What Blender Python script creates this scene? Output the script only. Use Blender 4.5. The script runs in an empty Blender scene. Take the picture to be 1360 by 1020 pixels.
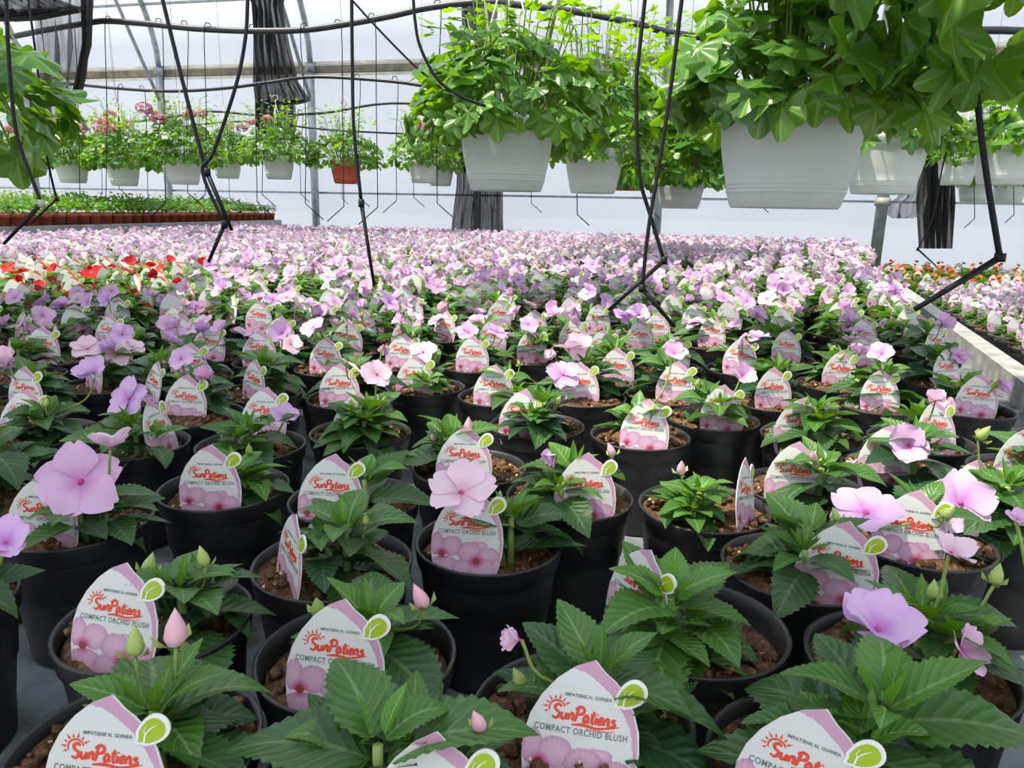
import bpy, bmesh, math, random
import numpy as np
from mathutils import Matrix, Vector, Euler

random.seed(7); rng = np.random.default_rng(7)
SC = bpy.context.scene
COL = SC.collection
PI = math.pi
def R(a): return math.radians(a)

# ------------------------------------------------------------------ camera
F = 980.0                                     # focal length in pixels of a 1360 x 1020 frame
PITCH = math.atan((510 - 277) / F); ROLL = 0.020
CAMZ = 1.133
_cr, _sr = math.cos(ROLL), math.sin(ROLL)
FW = np.array([0, math.cos(PITCH), -math.sin(PITCH)])
_u0 = np.array([0, math.sin(PITCH), math.cos(PITCH)]); _x0 = np.array([1., 0, 0])
RT = _x0 * _cr + _u0 * _sr; UP = _u0 * _cr - _x0 * _sr
CAM = np.array([0, 0, CAMZ])
cd = bpy.data.cameras.new('camera'); cam = bpy.data.objects.new('camera', cd); COL.objects.link(cam)
cd.sensor_fit = 'HORIZONTAL'; cd.sensor_width = 36; cd.lens = 36 * F / 1360; cd.clip_start = 0.02; cd.clip_end = 200
cam.matrix_world = Matrix(((RT[0], UP[0], -FW[0], 0), (RT[1], UP[1], -FW[1], 0), (RT[2], UP[2], -FW[2], CAMZ), (0, 0, 0, 1)))
SC.camera = cam

# ------------------------------------------------------------------ sky, sun, exposure
wd = bpy.data.worlds.new('sky'); SC.world = wd; wd.use_nodes = True
bg = wd.node_tree.nodes['Background']; bg.inputs[0].default_value = (0.75, 0.86, 1.0, 1); bg.inputs[1].default_value = 0.86
SUN_TO = Vector((-0.40, -0.10, 0.85)).normalized()
sl = bpy.data.lights.new('sun', 'SUN'); sl.energy = 6.8; sl.color = (1.0, 0.91, 0.76); sl.angle = R(2.0)
so = bpy.data.objects.new('sun', sl); COL.objects.link(so); so.rotation_euler = SUN_TO.to_track_quat('Z', 'Y').to_euler()
so.location = (0, 0, 12)
vs = SC.view_settings; vs.view_transform = 'Standard'; vs.look = 'None'; vs.gamma = 1; vs.use_curve_mapping = False; vs.exposure = 0.08
SC.cycles.max_bounces = 7; SC.cycles.diffuse_bounces = 3; SC.cycles.glossy_bounces = 2; SC.cycles.transmission_bounces = 5
SC.cycles.transparent_max_bounces = 12; SC.cycles.caustics_reflective = False; SC.cycles.caustics_refractive = False

# ------------------------------------------------------------------ measuring helpers
def ray(px, py): return FW + RT * ((px - 680) / F) - UP * ((py - 510) / F)
def at_z(px, py, z):
    d = ray(px, py); return CAM + d * ((z - CAMZ) / d[2])
def at_y(px, py, y):
    d = ray(px, py); return CAM + d * (y / d[1])
WALL_Y0, WALL_K = 8.2, 0.24                   # back wall: y = WALL_Y0 - WALL_K * x
def at_wall(px, py, off=0.0):
    d = ray(px, py); t = (WALL_Y0 - off) / (d[1] + WALL_K * d[0]); return CAM + d * t
def proj(p):
    v = np.array(p) - CAM; z = v @ FW
    return 680 + F * (v @ RT) / z, 510 - F * (v @ UP) / z, z

# ------------------------------------------------------------------ materials
def mat(name):
    m = bpy.data.materials.new(name); m.use_nodes = True
    nt = m.node_tree; nt.nodes.clear()
    out = nt.nodes.new('ShaderNodeOutputMaterial')
    return m, nt, out
def N(nt, t, **kw):
    n = nt.nodes.new(t)
    for k, v in kw.items(): setattr(n, k, v)
    return n
def lnk(nt, a, b): nt.links.new(a, b)
def ramp(nt, fac, stops):
    r = N(nt, 'ShaderNodeValToRGB'); e = r.color_ramp.elements
    while len(e) < len(stops): e.new(0.5)
    for el, (p, c) in zip(e, stops): el.position = p; el.color = (*c, 1)
    lnk(nt, fac, r.inputs[0]); return r.outputs[0]
def noise(nt, scale, detail=4, coord='Object', rough=0.55):
    tc = N(nt, 'ShaderNodeTexCoord'); n = N(nt, 'ShaderNodeTexNoise'); n.inputs['Scale'].default_value = scale
    n.inputs['Detail'].default_value = detail; n.inputs['Roughness'].default_value = rough
    lnk(nt, tc.outputs[coord], n.inputs['Vector']); return n.outputs['Fac']
def math_(nt, op, a, b=None, c=None):
    m = N(nt, 'ShaderNodeMath', operation=op)
    for i, v in enumerate((a, b, c)):
        if v is None: continue
        if isinstance(v, (int, float)): m.inputs[i].default_value = v
        else: lnk(nt, v, m.inputs[i])
    return m.outputs[0]
def mixc(nt, fac, a, b, blend='MIX'):
    m = N(nt, 'ShaderNodeMix', data_type='RGBA', blend_type=blend)
    for s, v in ((0, fac), (6, a), (7, b)):
        if isinstance(v, (int, float)): m.inputs[s].default_value = v
        elif isinstance(v, tuple): m.inputs[s].default_value = (*v, 1)
        else: lnk(nt, v, m.inputs[s])
    return m.outputs[2]
def principled(nt, color, rough=0.5, spec=0.5, metal=0.0, bump=None, bstr=0.3):
    p = N(nt, 'ShaderNodeBsdfPrincipled')
    if isinstance(color, tuple): p.inputs['Base Color'].default_value = (*color, 1)
    else: lnk(nt, color, p.inputs['Base Color'])
    p.inputs['Roughness'].default_value = rough; p.inputs['Specular IOR Level'].default_value = spec; p.inputs['Metallic'].default_value = metal
    if bump is not None:
        b = N(nt, 'ShaderNodeBump'); b.inputs['Strength'].default_value = bstr; b.inputs['Distance'].default_value = 0.002
        lnk(nt, bump, b.inputs['Height']); lnk(nt, b.outputs[0], p.inputs['Normal'])
    return p
def simple(name, color, rough=0.5, spec=0.5, metal=0.0, nscale=None, namt=0.25, bump=False):
    m, nt, out = mat(name); c = color; b = None
    if nscale:
        n = noise(nt, nscale); b = n if bump else None
        c = ramp(nt, n, [(0.3, tuple(x * (1 - namt) for x in color)), (0.7, tuple(min(1, x * (1 + namt)) for x in color))])
    p = principled(nt, c, rough, spec, metal, b); lnk(nt, p.outputs[0], out.inputs[0]); return m
def add_translucent(nt, out, p, color, fac):
    t = N(nt, 'ShaderNodeBsdfTranslucent')
    if isinstance(color, tuple): t.inputs[0].default_value = (*color, 1)
    else: lnk(nt, color, t.inputs[0])
    mx = N(nt, 'ShaderNodeMixShader'); mx.inputs[0].default_value = fac
    lnk(nt, p.outputs[0], mx.inputs[1]); lnk(nt, t.outputs[0], mx.inputs[2]); lnk(nt, mx.outputs[0], out.inputs[0])
def obj_color(nt): return N(nt, 'ShaderNodeObjectInfo').outputs['Color']
def hsv(nt, color, h=0.5, s=1.0, v=1.0):
    n = N(nt, 'ShaderNodeHueSaturation'); n.inputs['Hue'].default_value = h; n.inputs['Saturation'].default_value = s; n.inputs['Value'].default_value = v
    lnk(nt, color, n.inputs['Color']); return n.outputs[0]

M = {}
def leaf_material(name, source, veins, transl=0.30, rough=0.38, spec=0.45):
    m, nt, out = mat(name)
    if source == 'object': base = obj_color(nt)
    else:
        a = N(nt, 'ShaderNodeAttribute'); a.attribute_name = 'Col'; base = a.outputs['Color']
    c = base; bump = None
    if veins:
        uv = N(nt, 'ShaderNodeTexCoord'); sp = N(nt, 'ShaderNodeSeparateXYZ'); lnk(nt, uv.outputs['UV'], sp.inputs[0])
        if veins == 'pinnate':
            au = math_(nt, 'ABSOLUTE', math_(nt, 'SUBTRACT', sp.outputs[0], 0.5))
            mid = math_(nt, 'LESS_THAN', au, 0.035)
            w = math_(nt, 'SINE', math_(nt, 'MULTIPLY', math_(nt, 'SUBTRACT', sp.outputs[1], math_(nt, 'MULTIPLY', au, 0.55)), 52.0))
            side = math_(nt, 'MULTIPLY', math_(nt, 'GREATER_THAN', w, 0.90), 0.35)
            v = math_(nt, 'MAXIMUM', math_(nt, 'MULTIPLY', mid, 0.8), side); bump = w
        else:
            # palmate: u = angle, v = radius
            w = math_(nt, 'COSINE', math_(nt, 'MULTIPLY', math_(nt, 'SUBTRACT', sp.outputs[0], 0.5), 2 * PI * 5))
            v = math_(nt, 'MULTIPLY', math_(nt, 'GREATER_THAN', w, 0.955), 0.55); bump = w
        c = mixc(nt, v, base, hsv(nt, base, 0.48, 0.75, 2.0))
    n = noise(nt, 45, 3)
    c = mixc(nt, 0.35, c, mixc(nt, n, (0.25, 0.25, 0.25), (1, 1, 1)), 'MULTIPLY')
    c = hsv(nt, c, 0.5, 1.0, 1.2)
    p = principled(nt, c, rough, spec, 0, bump, 0.25); p.inputs['Coat Weight'].default_value = 0.22; p.inputs['Coat Roughness'].default_value = 0.32
    add_translucent(nt, out, p, hsv(nt, base, 0.472, 1.15, 2.1), transl); return m
M['leaf'] = leaf_material('impatiens_leaf', 'object', 'pinnate')
M['leaf_far'] = leaf_material('impatiens_leaf_far', 'attr', None)
M['ivy'] = leaf_material('geranium_leaf', 'object', 'palmate', 0.38, 0.30, 0.5)
M['ivy_far'] = leaf_material('geranium_leaf_far', 'attr', None, 0.45)
def petal_material(name, source):
    m, nt, out = mat(name)
    if source == 'object':
        base = obj_color(nt)
        uv = N(nt, 'ShaderNodeTexCoord'); sp = N(nt, 'ShaderNodeSeparateXYZ'); lnk(nt, uv.outputs['UV'], sp.inputs[0])
        deep = hsv(nt, base, 0.515, 1.7, 0.78)
        f = ramp(nt, sp.outputs[1], [(0.08, (1, 1, 1)), (0.42, (0, 0, 0))])
        fan = math_(nt, 'MULTIPLY', math_(nt, 'SINE', math_(nt, 'MULTIPLY', sp.outputs[0], 60.0)), 0.06)
        c = mixc(nt, math_(nt, 'ADD', f, fan), base, deep)
    else:
        a = N(nt, 'ShaderNodeAttribute'); a.attribute_name = 'Col'; base = c = a.outputs['Color']
    p = principled(nt, c, 0.55, 0.25)
    add_translucent(nt, out, p, hsv(nt, base, 0.5, 1.10, 1.0), 0.30); return m
M['petal'] = petal_material('petal', 'object'); M['petal_far'] = petal_material('petal_far', 'attr')
M['eye'] = simple('flower_eye', (0.45, 0.06, 0.20), 0.6)
M['stalk'] = simple('stalk', (0.20, 0.30, 0.07), 0.5, nscale=30)
M['redstalk'] = simple('red_stalk', (0.30, 0.17, 0.12), 0.5, nscale=30)
M['bud'] = simple('bud_green', (0.35, 0.45, 0.12), 0.45, nscale=60)
M['budpink'] = simple('bud_pink', (0.75, 0.42, 0.52), 0.5, nscale=60)
def pot_black():
    m, nt, out = mat('black_pot_plastic')
    n = noise(nt, 30, 6); n2 = noise(nt, 9, 3)
    c = ramp(nt, n, [(0.45, (0.012, 0.013, 0.015)), (0.75, (0.05, 0.045, 0.04))])
    p = principled(nt, c, 0.42, 0.5)
    r = ramp(nt, n2, [(0.3, (0.32,) * 3), (0.7, (0.6,) * 3)]); lnk(nt, r, p.inputs['Roughness'])
    lnk(nt, p.outputs[0], out.inputs[0]); return m
M['pot'] = pot_black()
M['potgrey'] = simple('grey_pot_plastic', (0.10, 0.10, 0.098), 0.5, nscale=14, namt=0.4)
def soil():
    m, nt, out = mat('peat_soil')
    n = noise(nt, 150, 8, rough=0.75); n2 = noise(nt, 420, 4)
    c = ramp(nt, n, [(0.30, (0.024, 0.013, 0.008)), (0.50, (0.115, 0.062, 0.034)), (0.70, (0.33, 0.19, 0.105))])
    tc = N(nt, 'ShaderNodeTexCoord'); v = N(nt, 'ShaderNodeTexVoronoi'); v.inputs['Scale'].default_value = 170; lnk(nt, tc.outputs['Object'], v.inputs['Vector'])
    sp = N(nt, 'ShaderNodeSeparateColor'); lnk(nt, v.outputs['Color'], sp.inputs[0])
    spot = math_(nt, 'MULTIPLY', math_(nt, 'LESS_THAN', v.outputs['Distance'], 0.32), math_(nt, 'GREATER_THAN', sp.outputs[0], 0.955))
    c = mixc(nt, spot, c, (0.62, 0.52, 0.30))
    p = principled(nt, c, 0.95, 0.15, 0, n2, 0.9); lnk(nt, p.outputs[0], out.inputs[0]); return m
M['soil'] = soil()
M['grit'] = simple('perlite_grit', (0.62, 0.52, 0.30), 0.8)
def attr_mat(name, rough, spec=0.4, transl=0.0):
    m, nt, out = mat(name); a = N(nt, 'ShaderNodeAttribute'); a.attribute_name = 'Col'
    p = principled(nt, a.outputs['Color'], rough, spec)
    if transl: add_translucent(nt, out, p, a.outputs['Color'], transl)
    else: lnk(nt, p.outputs[0], out.inputs[0])
    return m
M['card'] = attr_mat('tag_card_print', 0.38, 0.35, 0.12)
M['tagwhite'] = simple('tag_white', (0.80, 0.82, 0.80), 0.4)
M['taggreen'] = simple('tag_green', (0.36, 0.50, 0.012), 0.4)
M['tagred'] = simple('tag_red_ink', (0.72, 0.065, 0.03), 0.45)
M['tagink'] = simple('tag_grey_ink', (0.16, 0.17, 0.17), 0.5)
def white_pot():
    m, nt, out = mat('white_basket_plastic'); n = noise(nt, 6, 3)
    n2 = noise(nt, 110, 2)
    c = ramp(nt, n, [(0.3, (0.84, 0.87, 0.88)), (0.7, (0.90, 0.92, 0.92))])
    c = mixc(nt, math_(nt, 'GREATER_THAN', n2, 0.735), c, (0.25, 0.22, 0.18))
    p = principled(nt, c, 0.42, 0.4); add_translucent(nt, out, p, (0.90, 0.93, 0.93), 0.42); return m
M['white'] = white_pot()
M['terra'] = simple('terracotta_plastic', (0.36, 0.075, 0.03), 0.5, nscale=9, namt=0.2)
M['redpot'] = simple('red_basket_plastic', (0.55, 0.085, 0.035), 0.45, nscale=7, namt=0.15)
M['pipe'] = simple('black_poly_pipe', (0.025, 0.028, 0.036), 0.38, 0.5, nscale=5)
M['tube'] = simple('black_drip_tube', (0.008, 0.009, 0.012), 0.55, 0.3)
M['joint'] = simple('pale_joint', (0.45, 0.45, 0.42), 0.4)
M['galv'] = simple('galvanised_steel', (0.33, 0.36, 0.39), 0.5, 0.5, 0.5, nscale=12)
M['alu'] = simple('aluminium_trim', (0.38, 0.38, 0.37), 0.55, 0.5, 0.2, nscale=22, namt=0.35)
M['wire'] = simple('hanger_wire', (0.70, 0.71, 0.70), 0.4)
M['beam'] = simple('weathered_beam', (0.20, 0.18, 0.13), 0.8, nscale=10, namt=0.4)
M['beamlight'] = simple('film_clip_rail', (0.72, 0.68, 0.58), 0.6, nscale=8)
M['wood'] = simple('bench_leg_steel', (0.25, 0.26, 0.27), 0.5, 0.5, 0.6)
def bench_mat():
    m, nt, out = mat('grey_bench_plastic'); n = noise(nt, 14, 8, rough=0.65); n2 = noise(nt, 90, 4)
    c = ramp(nt, n, [(0.40, (0.20, 0.235, 0.255)), (0.55, (0.12, 0.135, 0.145)), (0.66, (0.030, 0.022, 0.017))])
    p = principled(nt, c, 0.5, 0.4, 0, n2, 0.3); lnk(nt, p.outputs[0], out.inputs[0]); return m
M['bench'] = bench_mat()
def film_mat(name, tint, transp, transl, dif):
    m, nt, out = mat(name); n = noise(nt, 0.9, 4)
    c = ramp(nt, n, [(0.3, tuple(x * 0.93 for x in tint)), (0.7, tint)])
    t = N(nt, 'ShaderNodeBsdfTranslucent'); lnk(nt, c, t.inputs[0])
    d = principled(nt, c, 0.35, 0.4)
    tr = N(nt, 'ShaderNodeBsdfTransparent'); tr.inputs[0].default_value = (*tint, 1)
    a = N(nt, 'ShaderNodeMixShader'); a.inputs[0].default_value = dif / max(1e-6, dif + transl); lnk(nt, t.outputs[0], a.inputs[1]); lnk(nt, d.outputs[0], a.inputs[2])
    b = N(nt, 'ShaderNodeMixShader'); b.inputs[0].default_value = transp; lnk(nt, a.outputs[0], b.inputs[1]); lnk(nt, tr.outputs[0], b.inputs[2])
    lnk(nt, b.outputs[0], out.inputs[0]); return m
M['film'] = film_mat('greenhouse_film', (0.88, 0.92, 1.0), 0.08, 0.75, 0.17)
def net_mat(name, tint, cover):
    m, nt, out = mat(name)
    tc = N(nt, 'ShaderNodeTexCoord'); n = N(nt, 'ShaderNodeTexNoise'); n.inputs['Scale'].default_value = 2.5
    mp = N(nt, 'ShaderNodeMapping'); mp.inputs['Scale'].default_value = (9, 9, 0.6); lnk(nt, tc.outputs['Object'], mp.inputs[0]); lnk(nt, mp.outputs[0], n.inputs['Vector'])
    p = principled(nt, tint, 0.8, 0.2)
    tr = N(nt, 'ShaderNodeBsdfTransparent')
    f = ramp(nt, n.outputs['Fac'], [(0.3, (max(0, 1 - cover - 0.14),) * 3), (0.7, (min(1, 1 - cover + 0.14),) * 3)])
    mx = N(nt, 'ShaderNodeMixShader'); lnk(nt, f, mx.inputs[0]); lnk(nt, p.outputs[0], mx.inputs[1]); lnk(nt, tr.outputs[0], mx.inputs[2])
    lnk(nt, mx.outputs[0], out.inputs[0]); return m
M['net'] = net_mat('black_shade_net', (0.035, 0.036, 0.035), 0.90)
M['netthin'] = net_mat('grey_shade_net', (0.10, 0.10, 0.095), 0.60)
M['addedshade'] = film_mat('added_shade_film', (0.70, 0.77, 0.84), 0.02, 0.85, 0.13)  # for the added overhead sheet that shades the bed
M['floor'] = simple('concrete_floor', (0.42, 0.41, 0.38), 0.85, 0.3, nscale=3, namt=0.25)
M['ground'] = simple('outside_gravel', (0.55, 0.54, 0.50), 0.9, 0.2, nscale=0.6, namt=0.12)

# ------------------------------------------------------------------ object helpers
def new_mesh(name, verts, faces, mats, fmat=None, uv=None, col=None, smooth=True):
    me = bpy.data.meshes.new(name)
    me.from_pydata([tuple(map(float, v)) for v in verts], [], [tuple(int(i) for i in f) for f in faces])
    for m in (mats if isinstance(mats, (list, tuple)) else [mats]): me.materials.append(m)
    if fmat is not None: me.polygons.foreach_set('material_index', np.array(fmat, dtype=np.int32))
    if uv is not None:
        ul = me.uv_layers.new(name='UVMap'); li = np.zeros(len(me.loops), dtype=np.int32); me.loops.foreach_get('vertex_index', li)
        ul.data.foreach_set('uv', np.asarray(uv, dtype=np.float32)[li].ravel())
    if col is not None:
        ca = me.color_attributes.new('Col', 'FLOAT_COLOR', 'POINT')
        c = np.ones((len(verts), 4), dtype=np.float32); c[:, :3] = np.asarray(col); ca.data.foreach_set('color', c.ravel())
    me.polygons.foreach_set('use_smooth', np.full(len(me.polygons), smooth)); me.update(); return me
def obj(name, me, parent=None, M4=None, color=None):
    o = bpy.data.objects.new(name, me); COL.objects.link(o)
    if parent is not None: o.parent = parent
    if M4 is not None: o.matrix_basis = M4
    if color is not None: o.color = (*color, 1)
    return o
def empty(name, loc, rz=0):
    o = bpy.data.objects.new(name, None); COL.objects.link(o); o.empty_display_size = 0.05
    o.location = loc; o.rotation_euler = (0, 0, rz); return o
def tag(o, label=None, cat=None, group=None, kind=None):
    if label: o['label'] = label
    if cat: o['category'] = cat
    if group: o['group'] = group
    if kind: o['kind'] = kind
    return o
class MB:
    """collects shapes of one part"""
    def __init__(s): s.v = []; s.f = []; s.m = []; s.uv = []
    def add(s, v, f, mi=0):
        b = len(s.v); s.v += [tuple(p) for p in v]; s.f += [tuple(i + b for i in q) for q in f]; s.m += [mi] * len(f)
    def box(s, c, d, mi=0, rz=0):
        hx, hy, hz = d[0] / 2, d[1] / 2, d[2] / 2; ca, sa = math.cos(rz), math.sin(rz)
        P = [(x, y, z) for z in (-hz, hz) for y in (-hy, hy) for x in (-hx, hx)]
        P = [(c[0] + x * ca - y * sa, c[1] + x * sa + y * ca, c[2] + z) for x, y, z in P]
        s.add(P, [(0, 2, 3, 1), (4, 5, 7, 6), (0, 1, 5, 4), (2, 6, 7, 3), (0, 4, 6, 2), (1, 3, 7, 5)], mi)
    def lathe(s, prof, n=32, mi=0, c=(0, 0, 0)):
        v = [(c[0] + r * math.cos(2 * PI * k / n), c[1] + r * math.sin(2 * PI * k / n), c[2] + z) for r, z in prof for k in range(n)]
        f = [(i * n + k, i * n + (k + 1) % n, (i + 1) * n + (k + 1) % n, (i + 1) * n + k) for i in range(len(prof) - 1) for k in range(n)]
        s.add(v, f, mi)
    def tube(s, pts, r, n=8, mi=0, cap=True):
        pts = [np.array(p, float) for p in pts]; L = len(pts); rr = r if isinstance(r, (list, tuple)) else [r] * L
        v = []; ref = None
        for i, p in enumerate(pts):
            t = pts[min(i + 1, L - 1)] - pts[max(i - 1, 0)]; t = t / (np.linalg.norm(t) + 1e-9)
            if ref is None: ref = np.array([1., 0, 0]) if abs(t[0]) < 0.8 else np.array([0, 1., 0])
            a = np.cross(t, ref); a /= np.linalg.norm(a) + 1e-9; b = np.cross(t, a); ref = -np.cross(t, a) if False else ref
            for k in range(n):
                q = 2 * PI * k / n; v.append(p + rr[i] * (a * math.cos(q) + b * math.sin(q)))
        f = [(i * n + k, i * n + (k + 1) % n, (i + 1) * n + (k + 1) % n, (i + 1) * n + k) for i in range(L - 1) for k in range(n)]
        if cap: f += [tuple(range(n - 1, -1, -1)), tuple((L - 1) * n + k for k in range(n))]
        s.add(v, f, mi)
    def mesh(s, name, mats, smooth=True): return new_mesh(name, s.v, s.f, mats, s.m, smooth=smooth)
    def build(s, name, mats, parent=None, smooth=True): return obj(name, s.mesh(name, mats, smooth), parent)
def spline(pts, sub=6):
    P = [np.array(p, float) for p in pts]; P = [2 * P[0] - P[1]] + P + [2 * P[-1] - P[-2]]; out = []
    for i in range(1, len(P) - 2):
        a, b, c, d = P[i - 1:i + 3]
        for k in range(sub):
            t = k / sub; out.append(0.5 * (2 * b + (c - a) * t + (2 * a - 5 * b + 4 * c - d) * t * t + (3 * b - a - 3 * c + d) * t ** 3))
    out.append(P[-2]); return out

# ------------------------------------------------------------------ the setting
BENCH = 0.75; RIM = 0.865; POT_R = 0.062
def wall_pt(x, z, off=0.0):                   # off: metres from the wall towards the camera
    n = np.array([-WALL_K, -1.0]) / math.hypot(WALL_K, 1)
    return np.array([x + n[0] * off, WALL_Y0 - WALL_K * x + n[1] * off, z])
BEAM_Z = float(at_wall(440, 88)[2]); RAIL_Z = float(at_wall(670, 260)[2])
ARC_R = 4.9
def arc(th): return (ARC_R - ARC_R * math.cos(th), BEAM_Z + 0.42 * ARC_R * math.sin(th) * 1.15)   # offset from wall, height

mb = MB(); mb.box((0, 4, -0.05), (40, 26, 0.1)); fl = mb.build('floor', M['floor'], smooth=False); tag(fl, kind='structure')
mb = MB(); mb.box((0, 40, -0.16), (160, 150, 0.1)); g = mb.build('ground', M['ground'], smooth=False); tag(g, kind='structure')

# film of the wall, curving into the roof
v = []; f = []; prof = [(0.0, 0.0), (0.0, BEAM_Z)] + [arc(R(a)) for a in (6, 12, 18, 24, 30, 37, 44, 51, 58)]
xs = np.linspace(-12, 12, 33)
for i, x in enumerate(xs):
    for off, z in prof: v.append(wall_pt(x, z, off - 0.05))
k = len(prof)
f = [(i * k + j, (i + 1) * k + j, (i + 1) * k + j + 1, i * k + j + 1) for i in range(len(xs) - 1) for j in range(k - 1)]
wall = obj('wall_back', new_mesh('wall_back', v, f, M['film'])); tag(wall, kind='structure')
# posts and hoops, one every 2.03 m as seen in the photo
post_x = [float(at_wall(px, 210)[0]) for px in (225, 420)]; STEP = post_x[1] - post_x[0]
for j in range(-3, 7):
    x = post_x[0] + STEP * j
    if not -11 < x < 11: continue
    if j != 4:
        mb = MB(); mb.tube([wall_pt(x, 0, 0.06), wall_pt(x, BEAM_Z, 0.06)], 0.043, 10); mb.build('post', M['galv'], wall)
    mb = MB(); mb.tube([wall_pt(x, arc(R(a))[1], arc(R(a))[0] + 0.05) for a in range(0, 181, 5)], 0.032, 8); mb.build('hoop', M['galv'], wall)
    a0 = arc(R(40)); mb = MB(); mb.tube([wall_pt(x, BEAM_Z - 0.35, 0.08), wall_pt(x, a0[1], a0[0] + 0.05)], 0.020, 8); mb.build('brace', M['galv'], wall)
    mb = MB(); mb.lathe([(0.0, -.04), (0.055, -.04), (0.055, .04), (0, .04)], 10, 0, wall_pt(x, BEAM_Z - 0.02, 0.06)); mb.build('clamp', M['galv'], wall)
def hbar(name, z, off, h, d, m):
    mb = MB(); P = [wall_pt(x, z, off) for x in (-12, 12)]; c = (P[0] + P[1]) / 2
    mb.box(c, (np.linalg.norm(P[1] - P[0]), d, h), 0, math.atan2(P[1][1] - P[0][1], P[1][0] - P[0][0])); return mb.build(name, m, wall, False)
hbar('beam', BEAM_Z - 0.03, 0.0, 0.075, 0.05, M['beam']); hbar('clip_rail', BEAM_Z + 0.035, 0.0, 0.03, 0.03, M['beamlight']); hbar('clip_rail', BEAM_Z - 0.088, 0.0, 0.022, 0.03, M['beamlight'])
hbar('low_rail', RAIL_Z, 0.0, 0.022, 0.03, M['galv'])
for a in (16, 34):
    off, z = arc(R(a)); mb = MB(); mb.tube([wall_pt(-11, z, off + 0.05), wall_pt(11, z, off + 0.05)], 0.016, 8); mb.build('purlin', M['galv'], wall)
# roof behind and above the camera: film above the added shade sheet (shades the front of the bed)
v = []; prof = [arc(R(a)) for a in range(132, 181, 6)] + [(2 * ARC_R, 0.0)]
for x in xs:
    for off, z in prof: v.append(wall_pt(x, z, off))
k = len(prof); f = [(i * k + j, i * k + j + 1, (i + 1) * k + j + 1, (i + 1) * k + j) for i in range(len(xs) - 1) for j in range(k - 1)]
ce = obj('ceiling', new_mesh('ceiling', v, f, M['film'])); tag(ce, kind='structure')
mb = None
# pale unseen sheet, added overhead to shade the front and left of the bed
def shade_at(x, y, z=3.0):                    # where a bed point is shaded from, up along the sun
    t = (z - 0.92) / SUN_TO.z; return (x + SUN_TO.x * t, y + SUN_TO.y * t, z)
edge = [(-3.2, 2.3), (-2.2, 2.15), (-0.9, 1.75), (-0.42, 1.25), (-0.16, 0.80), (0.10, 0.57), (0.55, 0.50), (2.2, 0.42), (3.6, 0.35)]  # outline of the shade wanted on the bed
v = []
for i, (x, y) in enumerate(edge):
    for j, q in enumerate((0, 0.45, 1.0)):
        p = shade_at(x, y + (-0.3 - y) * q); v.append((p[0], p[1], p[2] + 0.03 * math.sin(i * 2.1 + j)))
f = [(i * 3 + j, i * 3 + j + 1, (i + 1) * 3 + j + 1, (i + 1) * 3 + j) for i in range(len(edge) - 1) for j in range(2)]
sh = obj('shade_cloth', new_mesh('shade_cloth', v, f, M['addedshade'])); tag(sh, 'unseen pale sheet added overhead to shade the nearest pots', 'shade cloth', 'shade nets')

# ------------------------------------------------------------------ benches
EDGE_Z = 0.805
E0 = at_z(1340, 495, EDGE_Z)[:2]; E1 = at_z(1212, 399, EDGE_Z)[:2]
ed = (E1 - E0) / np.linalg.norm(E1 - E0); en = np.array([ed[1], -ed[0]])           # edge direction, outward (right)
def edge_pt(s, o=0.0): return E0 + ed * s + en * o
def bed_right(x, y): return (np.array([x, y]) - E0) @ en                           # <0: on the main bench
FAR = 6.75
def bed_far(x, y): return y - (FAR - 0.20 * x)
LB0, LB1 = np.array([-3.35, 3.0]), np.array([-2.52, 8.1])                           # front edge of the left bench
def left_gap(x, y):
    d = (LB1 - LB0) / np.linalg.norm(LB1 - LB0); n = np.array([d[1], -d[0]]); return (np.array([x, y]) - LB0) @ n
def slab(poly, z0, z1):
    n = len(poly); v = [(p[0], p[1], z0) for p in poly] + [(p[0], p[1], z1) for p in poly]
    return v, [tuple(range(n - 1, -1, -1)), tuple(range(n, 2 * n))] + [(i, (i + 1) % n, n + (i + 1) % n, n + i) for i in range(n)]
s_far = 8.2
s_end = next(s for s in np.arange(0, 9, 0.02) if bed_far(*edge_pt(s)) > 0.12)
poly = [edge_pt(-1.7), edge_pt(s_end), (-2.3, FAR + 0.55), (-3.0, 3.4), (-3.3, 1.2), (-3.1, edge_pt(-1.7)[1])]
bench = empty('plant_bench', (0, 0, 0)); tag(bench, 'wide grey bench with pale metal edge carrying the pink impatiens bed', 'bench')
mb = MB(); vv, ff = slab(poly, BENCH - 0.03, BENCH); mb.add(vv, ff); mb.build('bench_top', M['bench'], bench, False)
mb = MB(); q = [edge_pt(-1.7, 0.0), edge_pt(s_end, 0.0), edge_pt(s_end, 0.006), edge_pt(-1.7, 0.006)]; vv, ff = slab(q[::-1], BENCH - 0.05, EDGE_Z); mb.add(vv, ff)
q = [edge_pt(-1.7, 0.0), edge_pt(s_end, 0.0), edge_pt(s_end, 0.05), edge_pt(-1.7, 0.05)]; vv, ff = slab(q[::-1], EDGE_Z - 0.004, EDGE_Z + 0.002); mb.add(vv, ff); mb.build('edge_trim', M['alu'], bench, False)
for (x, y) in [(-2.7, 1.3), (-2.5, 6.5), (-2.6, 3.9), (0.2, -0.2), (0.9, 3.0), (0, 5.5), (-2.6, -.2), (1.9, 5.9)]:
    mb = MB(); mb.box((x, y, (BENCH - 0.03) / 2), (0.05, 0.05, BENCH - 0.03)); mb.build('leg', M['wood'], bench, False)
RB = 0.590; RRIM = RB + 0.115
rb_a = at_z(1164, 391, RB)[:2]; rb_b = at_z(1322, 500, RB)[:2]
rd = (rb_a - rb_b) / np.linalg.norm(rb_a - rb_b); rn = np.array([rd[1], -rd[0]])
def rpt(s, o): return rb_b + rd * s + rn * o
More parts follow.
